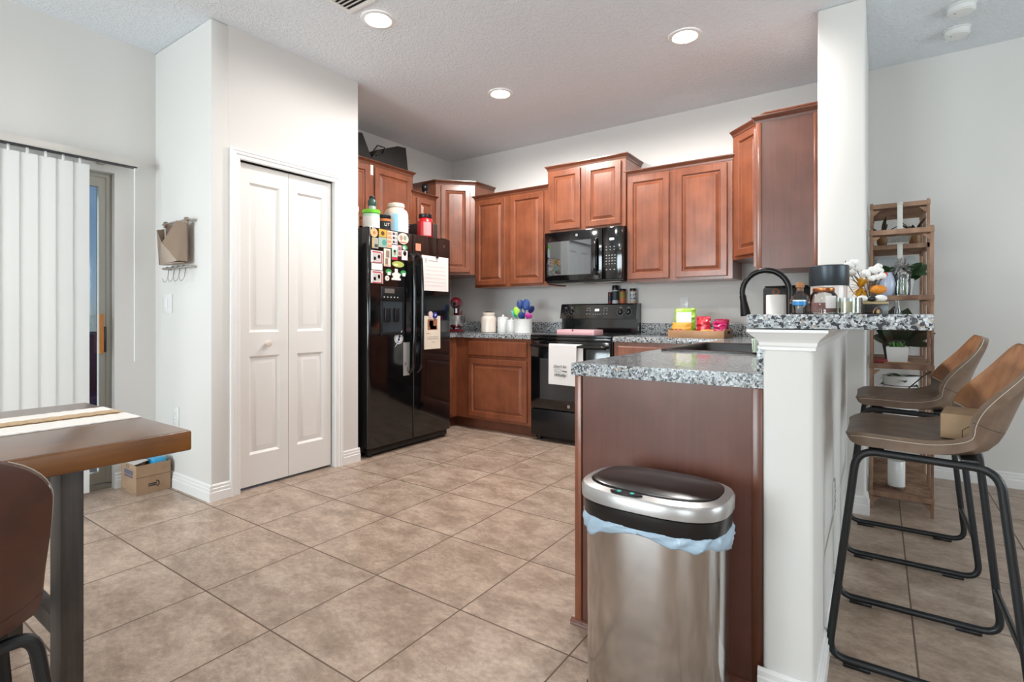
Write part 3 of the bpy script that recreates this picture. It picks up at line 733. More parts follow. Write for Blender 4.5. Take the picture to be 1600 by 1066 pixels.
flat('photo_magnet', 'teal and white photo magnet under the flower magnet', 'magnet', 2.748, 2.83, 1.62, 1.697, '#9ab0a0', group=GM, extra=[('round_print', '#4f9690', [(.4, .95, .2, .8)])])
flat('photo_strip', 'tall orange and pink photo strip near the top of the freezer door', 'magnet', 2.834, 2.878, 1.622, 1.757, '#e0c0b0', group=GM, extra=[('print', '#d98e60', [(.1, .9, .05+.24*k, .2+.24*k) for k in range(4)])])
flat('photo_strip', 'black and white photo strip beside the orange strip', 'magnet', 2.881, 2.941, 1.657, 1.757, '#ddd2d0', group=GM, extra=[('print', '#3a3438', [(.15, .5, .08+.32*k, .27+.32*k) for k in range(3)]), ('print', '#a09a98', [(.6, .9, .08+.32*k, .27+.32*k) for k in range(3)])])
flat('scalloped_magnet', 'oval cream and red magnet at the top right of the freezer door', 'magnet', 2.945, 3.062, 1.668, 1.757, '#e2cfc0', group=GM, round_=True, extra=[('round_print', '#a88878', [(.15, .45, .3, .8)]), ('round_print', '#8f9a88', [(.5, .8, .35, .8)]), ('print', '#c45a48', [(.2, .8, .12, .2)])])
for (a, b_, lab) in ((1.494, 1.588, 'upper white photo frame magnet with red rounded border'), (1.338, 1.434, 'lower white photo frame magnet with red rounded border')):
    flat('photo_frame_magnet', lab, 'magnet', 2.674, 2.790, a, b_, '#efe8e6', group=GM, extra=[('border', '#b5302c', [(.1, .92, .02, .09), (.86, .95, .05, .85), (.1, .85, .83, .93)]), ('print', '#c4c0bc', [(.12, .82, .14, .8)]), ('round_print', '#333333', [(.2, .4, .2, .5), (.55, .75, .35, .7)])])
flat('white_card', 'plain white card between the two red-bordered magnets', 'magnet', 2.678, 2.784, 1.440, 1.490, '#e9e4e2', group=GM)
flat('photo_strip', 'long cream photo strip below the orange strip', 'magnet', 2.800, 2.868, 1.474, 1.614, '#e3d3c2', group=GM, extra=[('print', '#8d7668', [(.2, .6, .1, .45), (.3, .8, .5, .9)]), ('print', '#d99a8a', [(.1, .8, .02, .08)])])
flat('portrait_magnet', 'portrait photo of a person in a red top on a pale green ground', 'magnet', 2.882, 2.941, 1.532, 1.650, '#a9d2c0', group=GM, extra=[('print', '#b52a42', [(0, 1, 0, .2)]), ('round_print', '#b98468', [(.3, .7, .3, .6)]), ('round_print', '#33251f', [(.28, .72, .5, .68)]), ('print', '#ece4e4', [(0, 1, .75, 1)])])
flat('photo_strip', 'narrow pink photo strip right of the portrait magnet', 'magnet', 2.944, 2.984, 1.566, 1.655, '#d7a59c', group=GM, extra=[('print', '#7f6a70', [(.2, .8, .1, .4), (.2, .8, .55, .85)])])
flat('portrait_magnet', 'small photo of a dark-haired person at the right edge of the freezer door', 'magnet', 2.988, 3.05, 1.540, 1.618, '#e8d8e0', group=GM, extra=[('round_print', '#2a1d1c', [(.2, .8, .45, .95)]), ('round_print', '#c79678', [(.35, .75, .4, .75)])])
flat('round_magnet', 'white and green round magnet above the dark-haired portrait', 'magnet', 2.992, 3.05, 1.622, 1.664, '#3f8a52', group=GM, round_=True, extra=[('round_print', '#f0efec', [(.1, .6, .05, .7)])])
flat('landscape_magnet', 'yellow-green hill-shaped magnet below the portrait', 'magnet', 2.885, 3.012, 1.476, 1.524, '#a9b45c', group=GM, round_=True, extra=[('round_print', '#dcd89a', [(.1, .5, .1, .6)])])
flat('palm_magnet', 'left green-topped white magnet below the hill magnet', 'magnet', 2.818, 2.880, 1.412, 1.456, '#2e8a4a', group=GM, round_=True, extra=[('print', '#f2f2ee', [(.3, .8, -.1, .5)])])
flat('palm_magnet', 'right green-topped white magnet below the hill magnet', 'magnet', 2.975, 3.037, 1.412, 1.456, '#2e8a4a', group=GM, round_=True, extra=[('print', '#f2f2ee', [(.3, .8, -.1, .5)])])
m = MB(); cy = 2.93
m.prism([(0, 0)]*0 or [(cy-.05, 1.372), (cy+.046, 1.372), (cy+.046, 1.387), (cy+.03, 1.392), (cy+.048, 1.42), (cy+.014, 1.434), (cy+.014, 1.462), (cy-.016, 1.462), (cy-.016, 1.434), (cy-.05, 1.42), (cy-.03, 1.392), (cy-.05, 1.387)], 0, 0.003)
m.bm.transform(Matrix(((0, 0, 1, FM), (1, 0, 0, 0), (0, 1, 0, 0), (0, 0, 0, 1)))); tag(obj('crest_magnet', m, mat('mag_e6ded8', '#e6ded8', .5), smooth=False), 'grey and white crest-shaped magnet between the two green-topped magnets', 'magnet', GM)
flat('round_magnet', 'small round white magnet left of the crest-shaped magnet', 'magnet', 2.812, 2.855, 1.362, 1.402, '#e8dfd8', group=GM, round_=True, extra=[('round_print', '#c9a79a', [(.3, .7, .3, .7)])])
# lightning bolt emblem magnet
t_ = thing('lightning_bolt_magnet', 'round white and navy magnet with a lightning bolt on the lower freezer door', 'magnet', (FM, 2.955, 0.87))
def disc(x, cy, cz, r, th, n=28):
    m = MB(); m.loops([[(x+q, cy+r*math.cos(2*PI*k/n), cz+r*math.sin(2*PI*k/n)) for k in range(n)] for q in (0, th)]); return m
cy, cz = 2.955, 0.905
obj('disc', disc(FM, cy, cz, 0.045, 0.002), M_ceramic, t_); 
m = MB(); n = 28
a_ = [[(FM+q, cy+r*math.cos(2*PI*k/n), cz+r*math.sin(2*PI*k/n)) for k in range(n)] for q, r in ((0.0021, 0.039), (0.0028, 0.039), (0.0028, 0.034), (0.0021, 0.034))]
m.loops(a_, False, False); obj('ring', m, mat('navy_print', '#1d2a55', 0.4), t_)
def yzpoly(pts, x, th): 
    m = MB(); m.prism(pts, 0, th); m.bm.transform(Matrix(((0, 0, 1, x), (1, 0, 0, 0), (0, 1, 0, 0), (0, 0, 0, 1)))); return m
bolt = [(cy+.040, cz+.062), (cy-.012, cz+.018), (cy+.002, cz+.012), (cy-.022, cz-.014), (cy-.008, cz-.018), (cy-.040, cz-.062), (cy+.020, cz-.008), (cy+.004, cz-.002), (cy+.028, cz+.022), (cy+.014, cz+.026)]
obj('bolt_outline', yzpoly([(cy+(a-cy)*1.12, cz+(b_-cz)*1.12) for a, b_ in bolt], FM+0.0030, 0.0006), M_ceramic, t_, smooth=False)
obj('bolt', yzpoly([(cy+(a-cy)*.8, cz+(b_-cz)*.8) for a, b_ in bolt], FM+0.0038, 0.0006), mat('navy_print', '#1d2a55', .4), t_, smooth=False)
# papers on the fridge door
flat('paper_sheet', 'large white lined sheet of paper on the right fridge door', 'paper', 3.215, 3.55, 1.302, 1.602, '#e9dcd8', th=0.0008, extra=[('line', '#b9aeb0', [(.1, .85, z, z+.006) for z in (.15, .25, .36, .47, .58, .69)]), ('line', '#9a9296', [(.12, .14, .8, .93), (.17, .19, .8, .93), (.25, .6, .85, .87)])])
m = MB(); m.tube([(FM+0.012, 3.385, 1.60), (FM+0.004, 3.40, 1.615), (FM+0.012, 3.415, 1.60)], 0.004, 8); m.box(FM+0.0012, FM+0.012, 3.388, 3.412, 1.588, 1.606, 0.003)
tag(obj('paper_clip', m, M_blacks), 'small black clip holding the large white sheet', 'clip')
t_ = flat('sticky_note', 'curled salmon pink sticky note above the large white sheet', 'note', 3.145, 3.205, 1.632, 1.692, '#d98a6c', th=0.001)
flat('invitation_card', 'tall cream card with a dark photo on the lower right fridge door', 'card', 3.245, 3.445, 0.80, 1.085, '#e6d9c6', th=0.0012, extra=[('photo', '#a0694a', [(.2, .8, .58, .9)]), ('photo_detail', '#2c1c16', [(.3, .55, .68, .86)]), ('photo_detail', '#e2d6cc', [(.35, .75, .6, .7)]), ('lettering', '#c98a66', [(.12, .35, .46, .48)]), ('lettering', '#9a928a', [(.18, .85, .36, .375), (.18, .85, .30, .315), (.45, .65, .2, .215)])])
flat('round_magnet', 'glossy round blue magnet holding the cream card', 'magnet', 3.345, 3.40, 1.062, 1.117, '#2c2f86', th=0.008, round_=True, extra=[('round_print', '#c8c8d8', [(.3, .7, .4, .75)])], base_x=FM+0.0015)
flat('round_magnet', 'pale pink magnet beside the round blue magnet', 'magnet', 3.295, 3.342, 1.07, 1.125, '#dcc4c4', th=0.008, round_=True, base_x=FM+0.0015)
flat('energy_sticker', 'grey leaflet under the fridge handles', 'leaflet', 3.005, 3.075, 0.60, 0.87, '#8e8c8a', th=0.0006, extra=[('print', '#6c6a68', [(.2, .5, .3, .4), (.55, .8, .1, .25)])])
m = MB(); m.box(-3.60, -3.52, FY0+0.008, FY0+0.0115, 1.62, 1.74)
tag(obj('yellow_sticker', m, mat('yellow_print', '#e0a53a', 0.5), smooth=False), 'yellow sticker on the left side of the fridge near the top', 'sticker')

# ================================================================ range and microwave
RX0, RX1 = -2.506, -1.744; RF = 3.885
t = thing('range', 'black freestanding electric range with towel on the oven handle', 'stove', ((RX0+RX1)/2, 4.2, 0))
obj('body', MB().box(RX0, RX1, RF+0.035, B-0.02, 0.04, 0.905, 0.004), M_blacks, t)
obj('cooktop', MB().box(RX0-0.002, RX1+0.002, RF+0.005, B-0.09, 0.9055, 0.925, 0.006), M_black, t)
od = obj('oven_door', MB().box(RX0+0.004, RX1-0.004, RF, RF+0.034, 0.285, 0.875, 0.008), M_black, t)
obj('window', MB().box(RX0+0.10, RX1-0.10, RF-0.0025, RF-0.0004, 0.37, 0.72), mat('oven_glass', '#2a2a2c', 0.12, coat=0.5), od, smooth=False)
m = MB(); m.tube(fillet([(RX0+0.03, RF-0.0005, 0.83), (RX0+0.03, RF-0.048, 0.835), (RX1-0.03, RF-0.048, 0.835), (RX1-0.03, RF-0.0005, 0.83)], 0.025, 5), 0.013, 12); obj('handle', m, M_black, od)
m = MB(); m.M = Matrix.Translation(((RX0+RX1)/2, RF-0.0004, 0.325)) @ Matrix.Rotation(PI/2, 4, 'X'); m.cyl((0, 0), 0.014, 0, 0.0015, 20); obj('emblem', m, M_chrome, od, label='small round silver emblem')
obj('front_rail', MB().box(RX0, RX1, RF-0.004, RF+0.034, 0.879, 0.905, 0.006), M_black, t)
obj('storage_drawer', MB().box(RX0+0.004, RX1-0.004, RF+0.002, RF+0.034, 0.045, 0.277, 0.008), M_blacks, t)
for x in (RX0+0.05, RX1-0.05): obj('foot', MB().cyl((x, RF+0.08), 0.02, 0, 0.0395, 12), M_blacks, t)
bg = MB(); bg.M = Matrix.Identity(4)
bg.sweep([(0, 0), (0.085, 0), (0.085, 0.13), (0.125, 0.135), (0.098, 0.262), (0.085, 0.272), (0, 0.272)], (RX0, B-0.003, 0.9255), (RX1, B-0.003, 0.9255), (0, -1, 0))
bgo = obj('backguard', bg, M_black, t, angle=25)
# knobs and marks on the slanted control face
nf = Vector((0, -0.978, 0.208)); uf = Vector((0, 0.208, 0.978))
def cf(x, v, o=0.0): p = Vector((x, B-0.003-0.125, 0.9255+0.135))+uf*v+nf*o; return p
def face_box(m, x0, x1, v0, v1, o0, o1):
    q = [cf(x, v, o) for o in (o0, o1) for v in (v0, v1) for x in (x0, x1)]
    vs = [m.v(p) for p in q]
    for i in ((0, 2, 3, 1), (4, 5, 7, 6), (0, 1, 5, 4), (2, 6, 7, 3), (0, 4, 6, 2), (1, 3, 7, 5)): m.f([vs[k] for k in i])
for x in (RX0+0.055, RX0+0.12, RX1-0.15, RX1-0.075):
    m = MB(); p = cf(x, 0.062, 0.0005); m.M = Matrix.Translation(p) @ nf.to_track_quat('Z', 'Y').to_matrix().to_4x4()
    m.lathe([(0.026, 0), (0.025, 0.006), (0.019, 0.010), (0.017, 0.024), (0.012, 0.026)], n=20); m.box(-0.004, 0.004, -0.017, 0.017, 0.020, 0.031)
    k = obj('knob', m, M_black, bgo)
    m = MB()
    for a in range(10):
        an = 2*PI*a/10+0.3; px, pv = x+0.031*math.cos(an), 0.062+0.031*math.sin(an); face_box(m, px-0.002, px+0.002, pv-0.002, pv+0.002, 0.0004, 0.001)
    face_box(m, x-0.012, x+0.012, 0.102, 0.106, 0.0004, 0.001); obj('knob_scale', m, M_marks, bgo, smooth=False)
m = MB(); cx = (RX0+RX1)/2
for dx in (-0.10, -0.07, 0.07, 0.10):
    for v in (0.045, 0.078): face_box(m, cx+dx-0.006, cx+dx+0.006, v-0.003, v+0.003, 0.0004, 0.001)
for dx in (-0.085, 0.085): face_box(m, cx+dx-0.02, cx+dx+0.02, 0.096, 0.099, 0.0004, 0.001)
for dx in (-0.035, -0.01, 0.015, 0.035): face_box(m, cx+dx-0.005, cx+dx+0.005, 0.038, 0.044, 0.0004, 0.001)
obj('button_marks', m, M_marks, bgo, smooth=False)
m = MB()
for dx in (-0.018, -0.004, 0.010): face_box(m, cx+dx, cx+dx+0.010, 0.072, 0.090, 0.0004, 0.001)
obj('clock_digits', m, M_digit, bgo, smooth=False)

MX0, MX1, MY, MZ0, MZ1 = -2.506, -1.749, 4.125, 1.385, 1.842
t = thing('microwave', 'black over-the-range microwave mounted above the stove', 'microwave', ((MX0+MX1)/2, 4.33, MZ0))
obj('body', MB().box(MX0, MX1, MY+0.03, B, MZ0, MZ1-0.001, 0.004), M_blacks, t)
md = obj('door', MB().box(MX0, MX0+0.575, MY, MY+0.028, MZ0+0.012, MZ1-0.002, 0.008), M_black, t)
obj('window', MB().box(MX0+0.035, MX0+0.47, MY-0.002, MY-0.0004, MZ0+0.065, MZ1-0.09), mat('mirror_glass', '#7c8286', 0.04, 1.0), md, smooth=False)
m = MB(); hx = MX0+0.525; m.tube(fillet([(hx, MY-0.0005, MZ0+0.06), (hx, MY-0.045, MZ0+0.085), (hx, MY-0.05, MZ0+0.22), (hx, MY-0.045, MZ1-0.125), (hx, MY-0.0005, MZ1-0.10)], 0.03, 5), 0.014, 12); obj('handle', m, M_black, md)
m = MB(); m.M = Matrix.Translation((MX0+0.33, MY-0.0004, MZ1-0.045)) @ Matrix.Rotation(PI/2, 4, 'X'); m.cyl((0, 0), 0.012, 0, 0.0015, 20); obj('emblem', m, M_chrome, md, label='small round silver emblem')
cp = obj('control_panel', MB().box(MX0+0.578, MX1, MY, MY+0.028, MZ0+0.012, MZ1-0.002, 0.008), M_black, t)
m = MB()
for r_ in range(9):
    if r_ in (2, 7): continue
    for c_ in range(3 if r_ < 2 or r_ > 7 else 4):
        x = MX0+0.608+(c_*0.036 if r_ < 2 or r_ > 7 else c_*0.026); z = MZ1-0.175-r_*0.024
        m.box(x, x+0.010, MY-0.001, MY-0.0003, z, z+0.006)
obj('keypad_marks', m, M_marks, cp, smooth=False)
m = MB()
for k in range(3): m.box(MX0+0.645+k*0.013, MX0+0.655+k*0.013, MY-0.001, MY-0.0003, MZ1-0.115, MZ1-0.098)
obj('clock_digits', m, M_digit, cp, smooth=False)
m = MB(); m.box(MX0+0.04, MX0+0.34, MY+0.10, MY+0.30, MZ0-0.006, MZ0-0.0005, 0.002); obj('filter', m, M_nickel, t)
m = MB(); m.box(MX0+0.40, MX0+0.70, MY+0.10, MY+0.30, MZ0-0.006, MZ0-0.0005, 0.002); obj('filter', m, M_nickel, t)

# ================================================================ ceiling lights, vent, detectors
def downlight(x, y, label, power=30):
    t = thing('recessed_light', label, 'ceiling light', (x, y, CH), 'recessed ceiling lights')
    m = MB(); n = 32
    rings = [[(x+r*math.cos(2*PI*k/n), y+r*math.sin(2*PI*k/n), CH+z) for k in range(n)] for r, z in ((0.098, -0.0005), (0.096, -0.006), (0.078, -0.010), (0.068, -0.004))]
    m.loops(rings, False, False); obj('trim_ring', m, M_white, t)
    obj('diffuser', MB().cyl((x, y), 0.069, CH-0.005, CH-0.001, 28), M_lamp, t)
    l = bpy.data.lights.new('lamp', 'SPOT'); l.energy = power; l.shadow_soft_size = 0.07; l.spot_size = math.radians(178); l.spot_blend = 0.42; l.color = (1.0, 0.965, 0.93)
    o = bpy.data.objects.new('lamp', l); COL.objects.link(o); o.location = (0, 0, -0.03); o.parent = t
    return t
downlight(-2.417, 2.097, 'round recessed light in the ceiling beside the vent, nearest the closet', 9)
downlight(-2.437, 3.346, 'round recessed light farthest away, above the middle of the kitchen', 80)
downlight(-0.991, 3.314, 'round recessed light above the sink peninsula', 62)
for x, y in ((-0.99, 2.09), (-2.4, -0.6), (-0.6, -0.6), (1.6, -0.6), (-2.4, -2.4), (1.6, -2.4)): downlight(x, y, 'unseen recessed light in the ceiling outside the view', 20 if y > 1 else 16)  # those behind the camera are added for bounce light; the first completes the grid
t = thing('air_vent', 'white slatted air vent in the ceiling near the top edge', 'vent', (-2.40, 1.83, CH))
m = MB(); x0, x1, y0, y1 = -2.497, -2.28, 1.60, 1.96
for q in ((x0, x1, y0, y0+.022), (x0, x1, y1-.022, y1), (x0, x0+.022, y0+.022, y1-.022), (x1-.022, x1, y0+.022, y1-.022)): m.box(*q, CH-0.008, CH-0.0005)
obj('frame', m, M_white, t, smooth=False)
for k in range(12):
    m = MB(); y = y0+0.035+k*0.0265; m.sweep([(0, 0), (0.016, 0.006), (0.016, 0.0075), (0, 0.0015)], (x0+.022, y, CH-0.008), (x1-.022, y, CH-0.008), (0, 1, 0)); obj('louver', m, M_white, t, smooth=False)
obj('duct_opening', MB().box(x0+.02, x1-.02, y0+.02, y1-.02, CH-0.001, CH-0.0003), M_dark, t, smooth=False)
for x, y, lab in ((0.385, 3.885, 'white round smoke detector cut by the top edge of the picture'), (0.394, 4.19, 'white round smoke detector nearer the far wall')):
    t = thing('smoke_detector', lab, 'smoke detector', (x, y, CH), 'smoke detectors')
    obj('base', MB().lathe([(0.070, CH-0.010), (0.070, CH-0.0005)], (x, y, 0), 32), M_ceramic, t)
    obj('housing', MB().lathe([(0.030, CH-0.044), (0.055, CH-0.042), (0.064, CH-0.034), (0.066, CH-0.0105)], (x, y, 0), 32), M_ceramic, t)
    obj('indicator', MB().cyl((x-0.03, y-0.02), 0.004, CH-0.0455, CH-0.0435, 8), M_greyink, t)

# ================================================================ blinds
M_blind = mat('blind_vinyl', '#efefed', 0.6)
b = M_blind.node_tree.nodes['Principled BSDF']
tl = M_blind.node_tree.nodes.new('ShaderNodeBsdfTranslucent'); tl.inputs[0].default_value = lin('#f0efec')
mxs = M_blind.node_tree.nodes.new('ShaderNodeMixShader'); mxs.inputs[0].default_value = 0.12
M_blind.node_tree.links.new(b.outputs[0], mxs.inputs[1]); M_blind.node_tree.links.new(tl.outputs[0], mxs.inputs[2]); M_blind.node_tree.links.new(mxs.outputs[0], M_blind.node_tree.nodes['Material Output'].inputs[0])
t = thing('vertical_blind', 'white vertical blind drawn across the sliding patio door', 'blind', (-3.88, 0.1, 2.02))
m = MB(); m.box(-3.905, -3.855, -1.25, 1.395, 2.030, 2.075, 0.004); obj('headrail', m, mat('headrail_white', '#d6d2cc', 0.4), t)
m = MB(); m.box(-3.903, -3.857, -1.24, 1.385, 2.024, 2.0295); obj('track', m, M_blackm, t, smooth=False)
for k in range(30):
    y = 1.100-k*0.0785
    m = MB(); m.M = Matrix.Translation((-3.88, y, 0)) @ Matrix.Rotation(math.radians(-7), 4, 'Z'); n = 6; w_ = 0.089
    pts = [(0.0022*(1-(2*i/n-1)**2), -w_/2+w_*i/n) for i in range(n+1)]
    poly = pts+[(x-0.0012, yy) for x, yy in reversed(pts)]
    m.prism(poly, 0.03, 1.992); s = obj('slat', m, M_blind, t)
    m = MB(); m.box(-3.884, -3.876, y-0.006, y+0.006, 1.985, 2.023, 0.002); obj('slat_clip', m, M_ceramic, s)
obj('wand', MB().cyl((-3.858, 1.372), 0.005, 0.80, 2.02, 8), M_ceramic, t)
obj('wall_bracket', MB().box(-3.948, -3.906, 1.20, 1.235, 2.02, 2.082, 0.003), M_nickel, t)

# switch and outlet plates
def plate(name, label, cat, M, w_, h_, kind):
    t = thing(name, label, cat, M.translation)
    m = MB(); m.M = M; m.box(-w_/2, w_/2, -0.006, -0.0003, -h_/2, h_/2, 0.002); obj('cover_plate', m, M_ceramic, t)
    if kind == 'switch':
        m = MB(); m.M = M; m.box(-0.016, 0.016, -0.009, -0.0062, -0.033, 0.033, 0.002); obj('rocker', m, M_white, t)
    else:
        for dz in (-0.019, 0.019):
            m = MB(); m.M = M; m.box(-0.016, 0.016, -0.008, -0.0062, dz-0.014, dz+0.014, 0.004); s = obj('socket', m, M_white, t)
            m = MB(); m.M = M; m.box(-0.007, -0.005, -0.0086, -0.0081, dz-0.005, dz+0.006); m.box(0.005, 0.007, -0.0086, -0.0081, dz-0.005, dz+0.006); obj('slots', m, M_greyink, s, smooth=False)
    return t
plate('light_switch', 'white light switch plate below the leather wall organizer', 'switch', Matrix.Translation((-3.772, PF, 1.165)), 0.145, 0.122, 'switch')
plate('wall_outlet', 'white outlet plate low on the closet wall above the cardboard box', 'outlet', Matrix.Translation((-3.645, PF, 0.452)), 0.075, 0.118, 'outlet')
plate('wall_outlet', 'white outlet plate above the backsplash behind the snacks', 'outlet', Matrix.Translation((-1.362, BW, 1.185)), 0.075, 0.118, 'outlet')
plate('wall_outlet', 'white outlet on the stool side of the white half wall', 'outlet', Matrix.Translation((KX1, 2.36, 0.40)) @ Matrix.Rotation(PI/2, 4, 'Z'), 0.075, 0.118, 'outlet')

# ================================================================ wall organizer with hooks
t = thing('wall_organizer', 'wall rack with metallic leather letter pouch and S-hooks', 'wall rack', (-3.55, PF, 1.5))
M_pouch = mat('metallic_leather', '#9c8674', 0.3, 0.7, bump=(60, 0.1))
m = MB(); yb = PF-0.045
m.tube([(-3.73, yb, 1.665), (-3.36, yb, 1.665)], 0.006, 10)
for x in (-3.715, -3.385): m.tube([(x, PF-0.001, 1.665), (x, yb, 1.665)], 0.008, 10)
obj('top_bar', m, M_nickel, t)
m = MB(); m.tube([(-3.73, yb, 1.385), (-3.36, yb, 1.385)], 0.006, 10)
for x in (-3.715, -3.385): m.tube([(x, PF-0.001, 1.385), (x, yb, 1.385)], 0.008, 10)
obj('hook_bar', m, M_nickel, t)
m = MB()   # back sheet and envelope-folded front, bulging outwards
x0, x1, z0, z1 = -3.70, -3.40, 1.405, 1.655
back = obj('back_sheet', MB().box(x0, x1, yb+0.002, yb+0.006, z0, z1, 0.002), M_pouch, t)
def quadsheet(pts, th=0.0025):
    m = MB(); a = [m.v(p) for p in pts]; b_ = [m.v((p[0], p[1]-th, p[2])) for p in pts]; n = len(pts)
    m.f(a); m.f(b_[::-1])
    for i in range(n): m.f([a[i], a[(i+1) % n], b_[(i+1) % n], b_[i]])
    return m
yo = yb-0.055
obj('left_flap', quadsheet([(x0+.01, yb, z0+.02), (x0+.035, yo+.01, z0), (-3.60, yo, z0+.13), (x0-.01, yo+.015, z1-.03), (x0-.005, yb, z1-.02)]), M_pouch, t)
obj('right_flap', quadsheet([(x1-.02, yo+.01, z0+.01), (x1, yb, z0+.01), (x1, yb, z1-.01), (x1-.03, yo+.01, z1), (-3.60, yo, z0+.13)]), M_pouch, t)
obj('bottom_flap', quadsheet([(x0+.035, yo+.012, z0), (x1-.02, yo+.012, z0+.01), (-3.598, yo-.003, z0+.135)]), M_pouch, t)
obj('pouch_base', MB().box(x0+.03, x1-.015, yo+.01, yb+.001, z0-.002, z0+.004, 0.001), M_pouch, t)
for x in (-3.69, -3.41):
    m = MB(); m.box(x-.012, x+.012, yb-0.009, yb+0.009, 1.64, 1.68, 0.003); obj('strap', m, M_pouch, t)
for k, x in enumerate((-3.665, -3.59, -3.515, -3.44)):
    h = thing('s_hook', 'thin silver S-hook hanging from the wall organizer bar', 'hook', (x, yb, 1.385), 'S-hooks under the leather wall organizer')
    pts = [(x, yb-0.008, 1.383), (x, yb-0.004, 1.3935), (x, yb+0.004, 1.3935), (x, yb+0.009, 1.384), (x+.010, yb+0.002, 1.355), (x+.03, yb-0.01, 1.325), (x+.028, yb-0.018, 1.305), (x+.012, yb-0.022, 1.297), (x-.006, yb-0.022, 1.306), (x-.010, yb-0.022, 1.322)]
    tag(obj('wire', MB().tube(pts, 0.0022, 6), M_nickel, h), '', '') if False else obj('wire', MB().tube(pts, 0.0022, 6), M_nickel, h)

# ================================================================ stools and dining chair
def shell_fn(prof, wf, lf, tf):
    # dense resample of the side profile
    P = fillet([(x, 0, z) for x, z in prof], 0.06, 5)
    L_ = [0]
    for a, b_ in zip(P, P[1:]): L_.append(L_[-1]+(b_-a).length)
    T = L_[-1]
    def at(u):
        d = u*T
        for i in range(len(P)-1):
            if d <= L_[i+1] or i == len(P)-2:
                k = (d-L_[i])/max(1e-6, L_[i+1]-L_[i]); return P[i].lerp(P[i+1], k)
    def pt(u, v, side):
        p = at(u); q = (at(min(1, u+.03))-at(max(0, u-.03))).normalized(); n = Vector((-q.z, 0, q.x))
        if n.z < 0 and abs(n.z) > abs(n.x): n = -n
        y = wf(u)*v; lift = lf(u)*abs(v)**3
        r = p+n*lift; r.y = y
        if side: 
            r = p+n*(lift-tf(u)); r.y = y*(1.0 if abs(v) < .9 else 0.985)
        return r
    return pt
def build_shell(pt, u0, u1, nu, nv=16):
    m = MB(); rings = []
    for i in range(nu+1):
        f_ = i/nu; f_ = 1-(1-f_)**1.8 if u1 > 0.99 else f_**1.6; u = u0+(u1-u0)*f_; r = []
        vs = [math.sin((2*k/nv-1)*PI/2) for k in range(nv+1)]
        r += [pt(u, v, 0) for v in vs]; r += [pt(u, v, 1) for v in reversed(vs)]
        rings.append(r)
    m.loops(rings); return m
def make_seat_shell(root, prof, half, usplit, m_seat, m_back, th=0.036, lift=0.05, topw=0.86, tw=0.38):
    def wf(u):
        w_ = half*(0.94+0.06*min(1, u/0.2)) if u < usplit else half*(1-(1-topw)*((u-usplit)/(1-usplit)))
        if u < 0.11: w_ *= 0.72+0.28*math.sqrt(max(0, 1-((0.11-u)/0.11)**2))
        if u > 0.86: w_ *= tw+(1-tw)*math.sqrt(max(0, 1-((u-0.86)/0.14)**2))
        return w_
    def lf(u): return 0.006+lift*math.exp(-((u-usplit-0.03)/0.20)**2)
    def tf(u): return th*(0.45+0.55*math.sqrt(min(1, u/0.04))) if u < usplit else th*(1-0.45*(u-usplit)/(1-usplit))
    pt = shell_fn(prof, wf, lf, tf)
    obj('seat', build_shell(pt, 0, usplit, 24), m_seat, root, angle=50)
    bm_ = build_shell(pt, usplit+0.002, 1, 24); bo = obj('backrest', bm_, m_back if isinstance(m_back, list) else [m_back], root, angle=50)
    if isinstance(m_back, list):
        nv = 16
        me = bo.data
        for p in me.polygons:
            # inner faces look towards the sitter
            idx = min(p.vertices) % (2*(nv+1)); mx_ = max(v % (2*(nv+1)) for v in p.vertices)
            if len(p.vertices) == 4 and mx_ <= nv: p.material_index = 1
    for s in (-1, 1):
        pts = [pt(0.02+0.96*i/60, s*0.97, 0)+Vector((0, s*0.0, 0.0)) for i in range(61)]
        m = MB(); pts2 = []
        for i, p in enumerate(pts):
            q = pt(0.02+0.96*i/60, s, 1); pts2.append(p*0.72+q*0.28+Vector((0, s*half*0.03, 0)))
        m.tube(pts2, 0.0011, 5); obj('stitching', m, M_thread, root)
    m = MB(); vs = [2*k/14-1 for k in range(15)]; m.tube([pt(usplit, v*0.97, 0)+Vector((-0.001, 0, 0.001)) for v in vs], 0.002, 5); obj('seam', m, M_thread, root)
    return pt
def sled(root, xf0, xb0, xf1, xb1, z1, y0, y1, ztop, r=0.0115):
    """two side loops: bottom xf0..xb0, top xf1..xb1"""
    for s, yb_, yt in ((-1, y0, y0*0.90), (1, y1, y1*0.90)):
        P = [(xf0, yb_, r+0.008), (xb0, yb_, r+0.008), (xb1, yt, ztop-0.012), (xf1, yt, ztop)]
        m = MB(); m.tube(fillet(P, 0.055, 7, closed=True), r, 12, closed=True); o = obj('leg_loop', m, M_blackm, root)
        for x in (xf0+0.075, xb0-0.085):
            m = MB(); m.box(x-0.035, x+0.035, yb_-0.010, yb_+0.010, 0.0, 0.012, 0.003); obj('glide', m, M_blacks, o)
